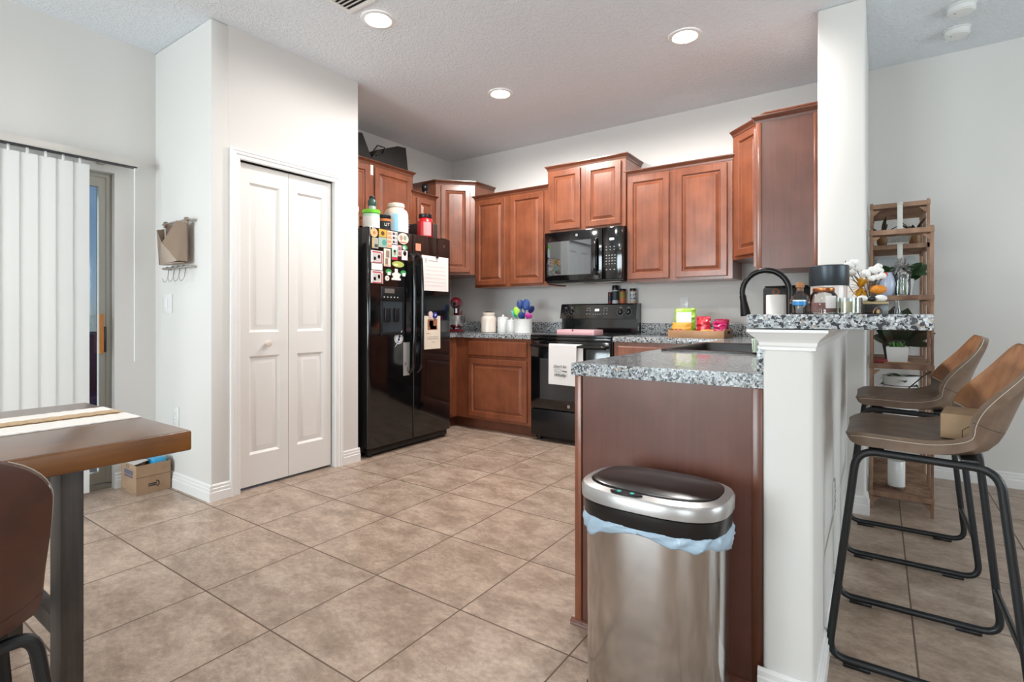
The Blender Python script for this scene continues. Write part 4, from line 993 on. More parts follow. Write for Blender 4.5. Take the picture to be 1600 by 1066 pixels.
def make_stool():
    root = thing('bar_stool', '', 'bar stool', (0, 0, 0))
    prof = [(0.0, 0.708), (0.03, 0.722), (0.12, 0.722), (0.24, 0.712), (0.33, 0.712), (0.368, 0.79), (0.405, 0.89), (0.452, 1.0)]
    make_seat_shell(root, prof, 0.213, 0.60, M_leather, [M_leather, M_leather_in], th=0.042, lift=0.060, topw=0.98)
    sled(root, -0.045, 0.425, 0.030, 0.360, 0, -0.222, 0.222, 0.672)
    m = MB()
    for x in (0.08, 0.30): m.box(x-0.02, x+0.02, -0.198, 0.198, 0.668, 0.680, 0.002)
    obj('seat_support', m, M_blackm, root)
    fx_ = -0.045+0.075*(0.33/0.672)
    m = MB(); m.tube([(fx_, -0.214, 0.335), (fx_, 0.214, 0.335)], 0.009, 10); obj('footrest', m, M_blackm, root)
    bx_ = 0.425-0.065*(0.17/0.672)
    m = MB(); m.tube([(bx_, -0.218, 0.17), (bx_, 0.218, 0.17)], 0.009, 10); obj('back_brace', m, M_blackm, root)
    return root
s1 = make_stool(); s1.location = (-0.085, 2.16, 0); s1['label'] = 'near tan leather bar stool with a small cardboard box on its seat'; s1['group'] = 'bar stools at the breakfast bar'
s2 = dup(s1, (-0.085, 3.065, 0), None, 'far tan leather bar stool, empty, between near stool and plant shelf')
# small kraft box on the near stool
t = thing('gift_box', 'small brown cardboard box on the seat of the near bar stool', 'box', (0.225, 2.155, 0.714))
t.rotation_euler = (0, 0, math.radians(-9))
m = MB(); m.box(-0.055, 0.055, -0.095, 0.08, 0.003, 0.078, 0.002); obj('carton', m, M_cardlight, t).location = (0, 0, 0)
m = MB(); m.tube([(-0.004, -0.0955, 0.004), (-0.004, -0.0955, 0.032), (0.012, -0.0955, 0.046), (0.053, -0.0955, 0.070)], 0.0009, 5); o = obj('flap_seam', m, M_black_ink, t); o.location = (0, 0, 0)

# dining chair
t = thing('dining_chair', 'dark brown leather chair pushed up to the dining table', 'chair', (0, 0, 0))
make_seat_shell(t, [(0, 0.455), (0.03, 0.47), (0.15, 0.465), (0.28, 0.455), (0.37, 0.468), (0.42, 0.54), (0.455, 0.66), (0.485, 0.84)], 0.240, 0.56, M_brownl, M_brownl, th=0.030, lift=0.05, topw=0.93)
for s in (-1, 1):
    for q, (xt, xb) in enumerate(((0.08, -0.02), (0.33, 0.39))):
        m = MB(); m.tube(fillet([(0.22, s*0.10, 0.42), (xt, s*0.15, 0.42), (xt, s*0.235, 0.43), (xb, s*0.285, 0.005)], 0.06, 6), 0.0135, 10); obj('leg', m, M_blackm, t)
t.location = (-1.765, 0.085, 0); t.rotation_euler = (0, 0, math.radians(2))

# ================================================================ dining table
t = thing('dining_table', 'thick-topped brown wooden dining table at the left edge', 'table', (-2.1, -0.3, 0))
TX0, TX1, TY0, TY1 = -2.545, -1.672, -1.15, 0.742
m = MB(); m.box(TX0, TX1, TY0, TY1, 0.690, 0.750, 0.007, 3)
o = obj('tabletop', m, [M_tabletop, M_tableedge], t)
for p in o.data.polygons:
    if abs(p.normal.z) < 0.5: p.material_index = 1
for y in (0.455, -0.92):
    for x in (-1.835, -2.395):
        m = MB(); m.box(x, x+0.085, y, y+0.05, 0.0, 0.6895, 0.003); obj('leg', m, M_darkwood, t)
    m = MB(); m.box(-2.31, -1.8355, y+0.008, y+0.042, 0.215, 0.268, 0.003); obj('cross_rail', m, M_darkwood, t)
    m = MB(); m.box(-2.40, -1.74, y-0.01, y+0.06, 0.672, 0.6895, 0.002) if False else m.box(-2.309, -1.8355, y, y+0.05, 0.63, 0.6895, 0.002); obj('top_rail', m, M_darkwood, t)
m = MB(); m.box(-2.10, -2.04, -0.878, 0.4625, 0.222, 0.262, 0.002); obj('stretcher', m, M_blackm, t)
# runner
t = thing('table_runner', 'white woven table runner with braided tan stripes', 'table runner', (-2.18, 0.0, 0.7503))
def cloth_strip(x0, x1, y0, y1, z, th, amp=0.001, n=60):
    m = MB(); rings = []
    for i in range(n+1):
        y = y0+(y1-y0)*i/n; d = amp*math.sin(i*2.4)
        rings.append([(x0-d*1.5, y, z), (x1+d*1.5, y, z), (x1+d*1.5, y, z+th+amp*.4*math.sin(i*1.9)), ((x0+x1)/2, y, z+th*1.1), (x0-d*1.5, y, z+th+amp*.4*math.cos(i*2.3))])
    m.loops(rings); return m
M_run = mat('runner_cotton', '#ece8e2', 0.95, bump=(260, 0.8, 0.003))
for a_, b_ in ((-2.345, -2.215), (-2.145, -2.015)): obj('woven_field', cloth_strip(a_, b_, -1.1, 0.735, 0.7505, 0.003, 0.0015, 140), M_run, t, smooth=False)
obj('jute_stripe', cloth_strip(-2.2145, -2.1455, -1.1, 0.735, 0.7505, 0.003, 0.0008, 140), mat('jute_braid', '#c4a988', 0.95, bump=(120, 1.0, 0.004)), t, smooth=False)
M_jute = MATS['jute_braid']
for x in (-2.195, -2.165):
    m = MB(); m.tube([(x+0.010*math.sin(i*0.9), -1.09+i*0.0125, 0.7575) for i in range(146)], 0.009, 6); 
    for v in m.bm.verts: v.co.z = 0.7545+(v.co.z-0.7575)*0.35+0.003
    obj('jute_braid', m, M_jute, t)
    m = MB(); m.tube([(x+0.010*math.sin(i*0.9+PI), -1.09+i*0.0125, 0.7575) for i in range(146)], 0.009, 6)
    for v in m.bm.verts: v.co.z = 0.7545+(v.co.z-0.7575)*0.35+0.003
    obj('jute_braid', m, M_jute, t)

# ================================================================ cardboard box by the patio door
t = thing('cardboard_box', 'open brown cardboard box on the floor in the corner by the patio door', 'box', (-3.785, 1.405, 0))
x0, x1, y0, y1, h_ = -3.895, -3.668, 1.312, 1.500, 0.178
m = MB(); m.box(x0, x1, y0, y1, 0.001, 0.004); 
for q in ((x0, x0+.004, y0, y1), (x1-.004, x1, y0, y1), (x0+.004, x1-.004, y0, y0+.004), (x0+.004, x1-.004, y1-.004, y1)): m.box(*q, 0.004, h_)
obj('carton', m, M_card, t, smooth=False)
obj('inner_flap', quadsheet([(x0+.006, y0+.006, h_-.002), (x1-.05, y0+.006, h_-.002), (x1-.06, y0+.09, h_+.012), (x0+.02, y0+.09, h_+.012)], .003), mat('printed_card', '#c9c1bd', .8), t, smooth=False)
m = MB(); m.box(x1+.0003, x1+.0008, y0+.002, y1-.002, 0.104, 0.106); obj('fold_line', m, M_black_ink, t, smooth=False)
m = MB()
cyy, czz = 1.405, 0.052
m.box(x1+.0003, x1+.0009, cyy-.028, cyy+.018, czz-.010, czz-.003); m.box(x1+.0003, x1+.0009, cyy-.028, cyy+.018, czz+.001, czz+.008)
arc = [(x1+.0006, cyy+.030*math.cos(a)*0.6+.012, czz+.018*math.sin(a)) for a in [(-1.35+2.9*k/12) for k in range(13)]]
m.tube(arc, 0.0028, 4); obj('printed_logo', m, M_black_ink, t, smooth=False)
m = MB(); m.box(x0+.05, x1-.05, y0-.0009, y0-.0003, .115, .142); m.box(x0+.05, x1-.05, y0-.0009, y0-.0003, .098, .110)
m.tube([(x0+.10+.016*math.cos(a), y0-.0006, .165-.002+.010*math.sin(a)) for a in [2*PI*k/14 for k in range(14)]], 0.0018, 4, closed=True)
m.box(x0+.02, x0+.08, y0-.0009, y0-.0003, .012, .016); m.box(x1-.05, x1-.01, y0-.0009, y0-.0003, .010, .014); obj('printed_label', m, mat('purple_grey_ink', '#5f5a6c', .7), t, smooth=False)
m = MB(); m.box(x1-.115, x1-.012, y0+.10, y1-.012, 0.03, h_+.022, 0.012); tag(obj('wet_wipes_pack', m, mat('blue_pack', '#2f9fd0', 0.35, coat=.3)), 'bright blue packet sticking out of the cardboard box', 'packet')
m = MB(); m.tube([(x0+.06, y0+.11, .10), (x0+.09, y0+.12, .165), (x0+.13, y0+.115, h_+.01), (x0+.16, y0+.12, h_-.01)], [.012, .016, .014, .008], 8); tag(obj('wrapper', m, mat('brown_wrapper', '#9a5f34', .4)), 'crumpled brown wrapper at the top of the cardboard box', 'wrapper')

# ================================================================ trash can
tc_x, tc_y = -0.515, 1.45
t = thing('trash_can', 'oval stainless steel sensor trash can with black lid in front of the peninsula', 'trash can', (tc_x, tc_y, 0))
def oval(rx, ry, z, n=72, e=2.9):
    r = []; rx *= 0.94
    for k in range(n):
        a = 2*PI*k/n; c_, s_ = math.cos(a), math.sin(a)
        r.append((tc_x+rx*abs(c_)**(2/e)*(1 if c_ >= 0 else -1), tc_y+ry*abs(s_)**(2/e)*(1 if s_ >= 0 else -1), z))
    return r
M_can = bpy.data.materials.new('can_steel'); M_can.use_nodes = True
N_ = M_can.node_tree.nodes; b = N_['Principled BSDF']; b.inputs['Base Color'].default_value = lin('#c2c0be'); b.inputs['Metallic'].default_value = 1; b.inputs['Roughness'].default_value = 0.2
tcn = N_.new('ShaderNodeTexCoord'); mpn = N_.new('ShaderNodeMapping'); mpn.inputs['Scale'].default_value = (90, 90, 0.6); nn = N_.new('ShaderNodeTexNoise'); nn.inputs['Scale'].default_value = 4; nn.inputs['Detail'].default_value = 5
nn2 = N_.new('ShaderNodeTexNoise'); nn2.inputs['Scale'].default_value = 9; nn2.inputs['Detail'].default_value = 8
mr = N_.new('ShaderNodeMapRange'); mr.inputs['To Min'].default_value = 0.08; mr.inputs['To Max'].default_value = 0.22
bpn = N_.new('ShaderNodeBump'); bpn.inputs['Strength'].default_value = 0.06; bpn.inputs['Distance'].default_value = 0.001
L_ = M_can.node_tree.links; L_.new(tcn.outputs['Object'], mpn.inputs[0]); L_.new(mpn.outputs[0], nn.inputs['Vector']); L_.new(tcn.outputs['Object'], nn2.inputs['Vector']); L_.new(nn2.outputs[0], mr.inputs[0]); L_.new(mr.outputs[0], b.inputs['Roughness'])
L_.new(nn.outputs[0], bpn.inputs['Height']); L_.new(bpn.outputs[0], b.inputs['Normal'])
m = MB(); m.loops([oval(0.198, 0.128, 0.021), oval(0.200, 0.130, 0.03), oval(0.202, 0.132, 0.535)], False, False); obj('body', m, M_can, t, angle=60)
m = MB(); m.loops([oval(0.203, 0.133, 0.0), oval(0.205, 0.135, 0.004), oval(0.204, 0.134, 0.0205)]); obj('base_ring', m, M_blacks, t)
m = MB(); m.loops([oval(0.208, 0.138, 0.530), oval(0.210, 0.140, 0.533), oval(0.211, 0.141, 0.572), oval(0.208, 0.138, 0.5735)]); obj('lid_band', m, M_blacks, t, angle=50)
m = MB(); m.loops([oval(0.206, 0.136, 0.574), oval(0.216, 0.146, 0.577), oval(0.217, 0.147, 0.605), oval(0.212, 0.142, 0.613), oval(0.190, 0.118, 0.618), oval(0.188, 0.116, 0.612), oval(0.186, 0.114, 0.606)], True, True)
obj('lid_rim', m, M_silverp, t, angle=40)
m = MB()
def dome(rx, ry, z): return oval(rx, ry, z, e=3.0)
m.loops([dome(0.188, 0.116, 0.6125), dome(0.187, 0.115, 0.6185), dome(0.183, 0.111, 0.6205), dome(0.05, 0.03, 0.6225)], True, True); m.bm.transform(Matrix.Translation((0, 0.012, 0))); obj('flap', m, mat('lid_black', '#1c1614', 0.25, coat=.2), t, angle=50)
m = MB(); y_ = tc_y-0.131
m.prism([(tc_x-0.035+.045*math.cos(a), y_+.003+.011*math.sin(a)) for a in [2*PI*k/20 for k in range(20)]], 0.6155, 0.6195); so = obj('sensor_panel', m, M_blacks, t)
for dx in (-0.055, -0.018): obj('sensor_eye', MB().cyl((tc_x+dx, y_+.003), 0.006, 0.6197, 0.621, 12), mat('teal_lens', '#3fa69a', .2, emit=('#3fa69a', .3)), so)
# bag hanging out under the lid
m = MB(); rings = []; n = 120; nz = 7
for j in range(nz+1):
    r = []; f_ = j/nz
    for k in range(n):
        a = 2*PI*k/n; c_, s_ = math.cos(a), math.sin(a); e = 2.9
        px = .94*abs(c_)**(2/e)*(1 if c_ >= 0 else -1); py = abs(s_)**(2/e)*(1 if s_ >= 0 else -1)
        drop = 0.040+0.014*math.sin(2.0*a+1.0)+0.009*math.sin(5*a+.5)+0.004*math.sin(13*a)
        wob = 0.0035+0.0035*math.sin(17*a+4*f_)+0.0022*noise.noise(Vector((9*px, 9*py, 6*f_)))*2+0.003*math.sin(31*a+9*f_)*f_
        wob = max(0.0006, wob)*(0.4+0.9*math.sin(PI*min(1, f_*1.05)))
        r.append((tc_x+(0.2045+wob+0.003*(1-f_))*px, tc_y+(0.1345+wob+0.003*(1-f_))*py, 0.534-drop*f_))
    rings.append(r)
m.loops(rings, False, False); o = obj('bin_liner', m, mat('liner_film', '#a9c0d2', 0.35, coat=.1), None, angle=60)
so = o.modifiers.new('thick', 'SOLIDIFY'); so.thickness = 0.0006; so.offset = 1
tag(o, 'pale blue plastic bag hanging out under the trash can lid', 'trash bag')

# ================================================================ things on top of the fridge
def jar(name, label, cat, c, prof, m_body, lid, bands=(), group=None, n=28, neck=None):
    """prof: (r,z) body; lid=(r,z0,z1,mat); bands=[(r,z0,z1,mat,name)]"""
    t = thing(name, label, cat, c, group)
    obj('body', MB().lathe(prof, c, n), m_body, t)
    if lid: r, z0, z1, lm = lid; obj('lid', MB().lathe([(r*.97, z0), (r, z0+.003), (r, z1-.004), (r*.93, z1)], c, n), lm, t)
    for r, z0, z1, mm, nm in bands:
        arc0, arc1 = (-2.6, 1.2) if nm.startswith('front') else (0, 2*PI)
        obj(nm.replace('front_', ''), MB().loops([[(c[0]+q*math.cos(2*PI*k/n), c[1]+q*math.sin(2*PI*k/n), c[2]+z) for k in range(n)] for q, z in ((r, z0), (r, z1))], False, False), mm, t)
    return t
GF = 'tubs and bottles on top of the fridge'; FT = 1.7655
R2 = lambda r: r+0.0006
jar('supplement_tub', 'cream tub with white lid at the far left on the fridge', 'tub', (-3.40, 2.700, FT), [(.04, 0), (.043, .004), (.043, .13), (.036, .14)], mat('tub_cream', '#c8a07c', .4), (.040, .14, .185, M_ceramic), [(R2(.043), .03, .12, mat('tub_print', '#d8c4b4', .5), 'label')], GF)
tb = jar('supplement_tub', 'white tub with bright green lid on the fridge', 'tub', (-3.31, 2.800, FT), [(.062, 0), (.066, .004), (.066, .125), (.062, .130)], mat('tub_green', '#b8dcc0', .35), (.071, .131, .160, mat('green_lid', '#6cc42c', .35)), [(R2(.066), .012, .105, mat('tub_label', '#e0e0da', .5), 'label')], GF)
jar('supplement_bottle', 'small dark green bottle with black cap standing on the green-lidded tub', 'bottle', (-3.31, 2.810, FT+.1605), [(.026, 0), (.030, .004), (.030, .035), (.035, .045), (.033, .075), (.022, .092)], mat('teal_bottle', '#31524a', .3), (.024, .0925, .112, M_blacks), [(R2(.030), .004, .032, mat('silver_foil', '#b4bcb8', .3, .5), 'label')], GF)
tt = jar('supplement_tub', 'small black and orange tub on the fridge', 'tub', (-3.29, 2.921, FT), [(.045, 0), (.048, .004), (.048, .108), (.045, .112)], M_blacks, (.050, .1125, .136, M_blacks), [(R2(.048), .085, .104, mat('orange_print', '#c87434', .5), 'band'), (R2(.048), .004, .018, mat('rust_print', '#8e3a1e', .5), 'band')], GF)
text_on('lettering', 'LIT', .034, mat('lettering_white', '#e6e2da', .5), tt, (-3.29+.0492*math.cos(-.35), 2.921+.0492*math.sin(-.35)+.0, FT+.055), (math.sin(.35), math.cos(.35), 0), (0, 0, 1))
jar('supplement_tub', 'largest tub on the fridge, white and pale blue with ivory lid', 'tub', (-3.31, 3.062, FT), [(.094, 0), (.100, .006), (.100, .165), (.090, .195), (.064, .216), (.062, .222)], mat('tub_ivory', '#dcc6b4', .3), (.070, .223, .255, mat('ivory_lid', '#eadccb', .35)), [(R2(.100), .01, .160, mat('tub_white_label', '#d8dcde', .45), 'label')], GF)
t_ = bpy.data.objects['supplement_tub.004'] if 'supplement_tub.004' in bpy.data.objects else None
m = MB(); c = (-3.31, 3.062); r = .1012; aa = [-.95+.38*k/6 for k in range(7)]
m.loops([[(c[0]+q*math.cos(a), c[1]+q*math.sin(a), FT+z) for q in (r, r+.0006)] for a in aa for z in (0,)], False, False, closed=False) if False else None
m = MB(); pts = [(c[0]+r*math.cos(a), c[1]+r*math.sin(a)) for a in aa]+[(c[0]+(r+.0006)*math.cos(a), c[1]+(r+.0006)*math.sin(a)) for a in reversed(aa)]
m.prism(pts, FT+.012, FT+.158)
big = [o for o in bpy.data.objects if o.get('label', '').startswith('largest tub')][0]
obj('blue_stripe', m, mat('pale_blue_print', '#8fc4dc', .5), big)
rt = jar('supplement_tub', 'red tub with black lid at the right on the fridge', 'tub', (-3.24, 3.335, FT), [(.066, 0), (.070, .005), (.070, .125), (.062, .150), (.050, .165), (.048, .170)], mat('tub_red', '#b3121c', .25, coat=.4), (.056, .171, .203, M_blacks), [], GF)
m = MB(); c = (-3.24, 3.335); r = .0712; aa = [-1.0+1.0*k/8 for k in range(9)]
m.prism([(c[0]+r*math.cos(a), c[1]+r*math.sin(a)) for a in aa]+[(c[0]+(r+.0006)*math.cos(a), c[1]+(r+.0006)*math.sin(a)) for a in reversed(aa)], FT+.012, FT+.128); obj('label', m, mat('pink_label', '#e58a8c', .5), rt)
m = MB(); aa = [.10+.28*k/4 for k in range(5)]
m.prism([(c[0]+r*math.cos(a), c[1]+r*math.sin(a)) for a in aa]+[(c[0]+(r+.0006)*math.cos(a), c[1]+(r+.0006)*math.sin(a)) for a in reversed(aa)], FT+.008, FT+.130); obj('label_stripe', m, M_blacks, rt)
m = MB(); m.box(-3.60, -3.30, 3.40, 3.56, FT+.0005, FT+.155, .012); tag(obj('storage_case', m, mat('charcoal_case', '#35302d', .6)), 'dark grey soft case behind the red tub on the fridge', 'case')
m = MB()
for k in range(4): m.box(-3.55+.01*k, -3.36, 3.19, 3.255+.01, FT+.08+.022*k, FT+.094+.022*k, .004)
m2 = MB(); m2.box(-3.55, -3.36, 3.18, 3.262, FT+.0005, FT+.0795, .006); t = thing('folded_bags', 'stack of folded dark bags between the ivory-lidded tub and the red tub', 'bags', (-3.45, 3.22, FT)); obj('folds', m, M_greyink, t); obj('pouch', m2, mat('maroon_pouch', '#4f2a28', .6), t)

# black folded tote bags on the cabinet above the fridge
M_tote = mat('black_nonwoven', '#1b1714', .75, bump=(90, .3))
def tote(label, c, poly, th):
    m = MB(); m.prism(poly, 0, th, .004); m.bm.transform(Matrix(((0, 0, 1, c[0]), (1, 0, 0, c[1]), (0, 1, 0, c[2]), (0, 0, 0, 1))))
    t = thing('tote_bag', label, 'bag', c); obj('bag', m, M_tote, t, angle=30)
    return t
ZT = 2.4605
tote('upright triangular black bag at the left on the cabinet over the fridge', (-3.80, 2.98, ZT), [(-.20, 0), (.13, 0), (.02, .21), (-.05, .20)], .14)
t = tote('large folded black bag with pointed right corner on the cabinet over the fridge', (-3.83, 3.34, ZT), [(-.24, 0), (.23, 0), (.20, .225), (.10, .215), (-.14, .12)], .14)
m = MB(); m.tube([(-3.688, 3.14, ZT+.09), (-3.675, 3.18, ZT+.15), (-3.672, 3.26, ZT+.15), (-3.675, 3.24, ZT+.09), (-3.68, 3.17, ZT+.06)], .006, 6); obj('handle_strap', m, M_tote, t)
m = MB(); m.box(-3.6688, -3.6678, 3.095, 3.125, 2.33, 2.44) ; tag(obj('paper_tag', m, M_paper), 'small white paper tag between the doors above the fridge', 'tag')
m = MB(); m.sphere((-3.69, 3.79, 2.356), .035, 16, 1, 1, 1.15); m.cyl((-3.69, 3.79), .028, 2.2905, 2.318, 16); tag(obj('security_camera', m, M_blacks), 'small round black camera on top of the narrow cabinet', 'camera')

# ================================================================ back counter items
CTZ = CT+0.0005
# stand mixer
t = thing('stand_mixer', 'dark red stand mixer with steel bowl beside the fridge', 'mixer', (-3.545, 4.10, CTZ)); MIX = t
M_red = mat('mixer_red', '#5d1220', .2, coat=.8)
cx, cy = -3.545, 4.10
obj('base', MB().prism([(cx-.16+.0, cy-.07), (cx+.11, cy-.085), (cx+.14, cy-.05), (cx+.14, cy+.05), (cx+.11, cy+.085), (cx-.16, cy+.07)], CTZ, CTZ+.032, .008), M_red, t)
obj('column', MB().box(cx-.15, cx-.075, cy-.045, cy+.045, CTZ+.032, CTZ+.235, .02), M_red, t)
m = MB(); m.tube([(cx-.165, cy, CTZ+.285), (cx-.13, cy, CTZ+.29), (cx-.05, cy, CTZ+.295), (cx+.05, cy, CTZ+.295), (cx+.10, cy, CTZ+.285), (cx+.125, cy, CTZ+.28)], [.03, .055, .062, .060, .045, .02], 18); obj('motor_head', m, M_red, t)
m = MB(); m.cyl((cx+.045, cy), .024, CTZ+.19, CTZ+.245, 18, .004); obj('hub', m, M_chrome, t)
m = MB(); m.M = Matrix.Translation((cx+.115, cy, CTZ+.283)) @ Matrix.Rotation(PI/2, 4, 'Y'); m.cyl((0, 0), .024, 0, .018, 18, .004); obj('attachment_knob', m, M_chrome, t)
bo = obj('bowl', MB().lathe([(.045, CTZ+.033), (.045, CTZ+.045), (.072, CTZ+.06), (.092, CTZ+.10), (.098, CTZ+.165), (.102, CTZ+.17), (.094, CTZ+.165), (.088, CTZ+.10), (.06, CTZ+.064)], (cx+.045, cy, 0), 28), M_chrome, t)
obj('bowl_handle', MB().tube([(cx+.11, cy+.077, CTZ+.15), (cx+.135, cy+.115, CTZ+.155), (cx+.13, cy+.12, CTZ+.10), (cx+.10, cy+.085, CTZ+.085)], .006, 8), M_chrome, bo)
MIX.rotation_euler = (0, 0, math.radians(-58))
# canisters
def canister(label, x, y, r, h_, m_, txt=None, knob=True):
    t = thing('canister', label, 'canister', (x, y, CTZ), 'white canisters on the back worktop')
    obj('body', MB().lathe([(r*.94, 0), (r, .006), (r, h_*.72), (r*.97, h_*.76)], (x, y, CTZ), 28), m_, t)
    l = obj('lid', MB().lathe([(r*.98, h_*.762), (r*1.01, h_*.78), (r*.98, h_*.84), (r*.5, h_*.9)], (x, y, CTZ), 28), m_, t)
    if knob: obj('knob', MB().lathe([(.008, h_*.9), (.013, h_*.94), (.009, h_)], (x, y, CTZ), 14), m_, l)
    if txt:
        a = -PI/2+0.55; text_on('lettering', txt, .022, M_greyink, t, (x+(r+.0008)*math.cos(a), y+(r+.0008)*math.sin(a), CTZ+h_*.5), (-math.sin(a), math.cos(a), 0), (0, 0, 1))
    return t
t = thing('canister', 'tallest canister, cream with rope-like neck and brown stopper', 'canister', (-3.165, 4.15, CTZ), 'white canisters on the back worktop')
obj('body', MB().lathe([(.070, 0), (.077, .006), (.078, .13), (.070, .152), (.058, .162), (.060, .175), (.062, .19), (.056, .196)], (-3.165, 4.15, CTZ), 28), M_cream, t)
obj('stopper', MB().lathe([(.040, .1965), (.040, .205), (.02, .209)], (-3.165, 4.15, CTZ), 20), M_darkwood, t)
canister('medium white ceramic canister beside the cream canister', -3.02, 4.19, .056, .175, M_ceramic)
canister('smallest white ceramic canister beside the utensil crock', -2.905, 4.17, .047, .145, M_ceramic)
# utensil crock
ux, uy = -2.765, 4.16
t = thing('utensil_crock', 'white ceramic crock holding bright silicone utensils', 'crock', (ux, uy, CTZ))
obj('body', MB().lathe([(.082, 0), (.088, .005), (.088, .128), (.091, .134), (.086, .134), (.082, .128), (.080, .012)], (ux, uy, CTZ), 32), M_ceramic, t)
def utensil(label, dx, dy, z, col, rx, rz_, tilt):
    t = thing('cooking_utensil', label, 'utensil', (ux+dx*.4, uy+dy*.4, CTZ+.01), 'silicone utensils in the white crock')
    tip = Vector((ux+dx, uy+dy, CTZ+z)); basep = Vector((ux-dx*.25, uy-dy*.25, CTZ+.016)); d = (tip-basep).normalized()
    M_c = mat('silicone_'+col.strip('#'), col, .45)
    obj('handle', MB().tube([basep, tip-d*rz_*.9], .0055, 8), M_c, t)
    m = MB(); yv = Vector((.5, -.866, 0)); yv = (yv-d*yv.dot(d)).normalized(); xv = yv.cross(d); m.M = Matrix.Translation(tip) @ Matrix((xv, yv, d)).transposed().to_4x4() @ Matrix.Rotation(tilt, 4, 'Z'); m.sphere((0, 0, 0), rx, 14, 1, .3, rz_/rx); obj('head', m, M_c, t)
utensil('dark blue ladle standing tallest at the left of the crock', -.045, .02, .275, '#15306e', .034, .045, .2)
utensil('dark blue turner standing tallest in the middle of the crock', .018, .02, .27, '#1a4080', .040, .055, -.2)
utensil('round navy spoon leaning right in the crock', .092, .0, .225, '#14245c', .030, .040, .4)
utensil('lime green slotted spoon at the front of the crock', -.052, -.03, .205, '#9ccc3c', .030, .045, .1)
utensil('teal spoon leaning left in the crock', -.098, -.01, .185, '#26a69a', .022, .042, .5)
utensil('magenta scraper leaning right at the crock rim', .075, -.02, .165, '#c43c9c', .038, .028, .2)
utensil('short blue spoon at the crock rim centre', .0, -.03, .170, '#1a4078', .030, .036, .1)

# pink donut box on the cooktop
m = MB(); m.box(-2.285, -1.93, 3.965, 4.14, .9255, .968, .002); t = thing('pastry_box', 'flat pink bakery box lying on the cooktop', 'box', (-2.1, 4.05, .9255)); obj('carton', m, mat('pink_card', '#e3b4b8', .6), t)
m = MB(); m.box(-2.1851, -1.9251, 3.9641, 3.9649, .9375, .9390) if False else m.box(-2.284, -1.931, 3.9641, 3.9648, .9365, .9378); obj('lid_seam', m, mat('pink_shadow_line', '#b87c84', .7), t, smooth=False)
m = MB(); m.M = Matrix.Translation((-2.13, 3.9648, .963)) @ Matrix.Rotation(PI/2, 4, 'X'); m.cyl((0, 0), .009, 0, .0006, 14); obj('thumb_hole', m, mat('thumb_hole_dark', '#7a4a54', .7), t)
# oven towel
t = thing('dish_towel', 'white dish towel with a whisk print hanging on the oven handle', 'towel', (-2.15, RF-.05, .84))
xL, xR = -2.280, -2.018
def drape(x0, x1, z0, z1, front, ph):
    m = MB(); n = 14; nz = 12; rings = []
    for j in range(nz+1):
        z = z0+(z1-z0)*j/nz; r = []; f_ = 1-j/nz
        for i in range(n+1):
            x = x0+(x1-x0)*i/n; r.append((x, front+.003*f_*math.sin(6*i/n*PI*.5+ph), z))
        rings.append([Vector(p) for p in r]+[Vector(p)+Vector((0, .0022, 0)) for p in reversed(r)])
    m.loops(rings); return m
hy = RF-.048
m = MB()
rings = []; n = 14
path = [(hy-.0165, .515), (hy-.0165, .60), (hy-.0165, .70), (hy-.0165, .80), (hy-.016, .84), (hy-.008, .8505), (hy, .853), (hy+.008, .8505), (hy+.0155, .84), (hy+.0155, .76), (hy+.0155, .66), (hy+.0155, .545)]
for q, (y, z) in enumerate(path):
    f_ = max(0, (.84-z)/.32); r = []
    for i in range(n+1):
        x = xL+(xR-xL)*i/n-(.006*f_ if q < 5 else -.045*1)*(i/n); r.append(Vector((x, y-(.004*f_*math.sin(5.2*i/n+1) if q < 5 else 0), z-(.006*(i/n)*f_))))
    rings.append(r+[p+Vector((0, .0 if 4 < q < 8 else (.002 if q <= 4 else -.002), -.002 if 4 < q < 8 else 0)) for p in reversed(r)])
m.loops(rings); obj('cloth', m, mat('towel_cotton', '#e4e0de', .9, bump=(300, .3)), t)
yt_ = hy-.0215
text_on('lettering', "Don't be", .034, M_black_ink, t, (-2.172, yt_, .664), (1, 0, 0), (0, 0, 1), shear=.35)
text_on('lettering', 'Whisky', .037, M_black_ink, t, (-2.172, yt_, .592), (1, 0, 0), (0, 0, 1), shear=.35)
m = MB(); m.tube([(-2.145, yt_, .629), (-2.105, yt_, .625)], .0035, 8); obj('whisk_handle_print', m, M_black_ink, t)
m = MB()
for a in (.016, .008):
    m.tube([(-2.145, yt_, .629), (-2.17, yt_, .629+a), (-2.215, yt_, .632+a*.7), (-2.225, yt_, .632), (-2.215, yt_, .632-a*.7), (-2.17, yt_, .629-a)], .0009, 4, closed=True)
obj('whisk_wire_print', m, M_greyink, t)

# spice jars on the backguard
def spice(label, x, r, h_, capm, capfrac, lab, body, bandz=(.2, .7), y=4.492):
    z = .9255+.2725
    t = thing('spice_jar', label, 'jar', (x, y, z), 'spice jars on the range backguard')
    zc = h_*(1-capfrac)
    obj('body', MB().lathe([(r*.95, 0), (r, .003), (r, zc-.006), (r*.9, zc)], (x, y, z), 20), body, t)
    obj('cap', MB().lathe([(r, zc+.0003), (r*1.02, zc+.003), (r*1.02, h_-.003), (r*.95, h_)], (x, y, z), 20), capm, t)
    obj('label', MB().loops([[(x+(r+.0005)*math.cos(2*PI*k/20), y+(r+.0005)*math.sin(2*PI*k/20), z+q) for k in range(20)] for q in (h_*bandz[0], h_*bandz[1])], False, False), lab, t)
spice('shortest jar with maroon cap at the left on the backguard', -2.025, .019, .105, mat('maroon_cap', '#5a1f28', .4), .3, mat('label_dark', '#26282c', .5), mat('jar_red', '#7c2c34', .4))
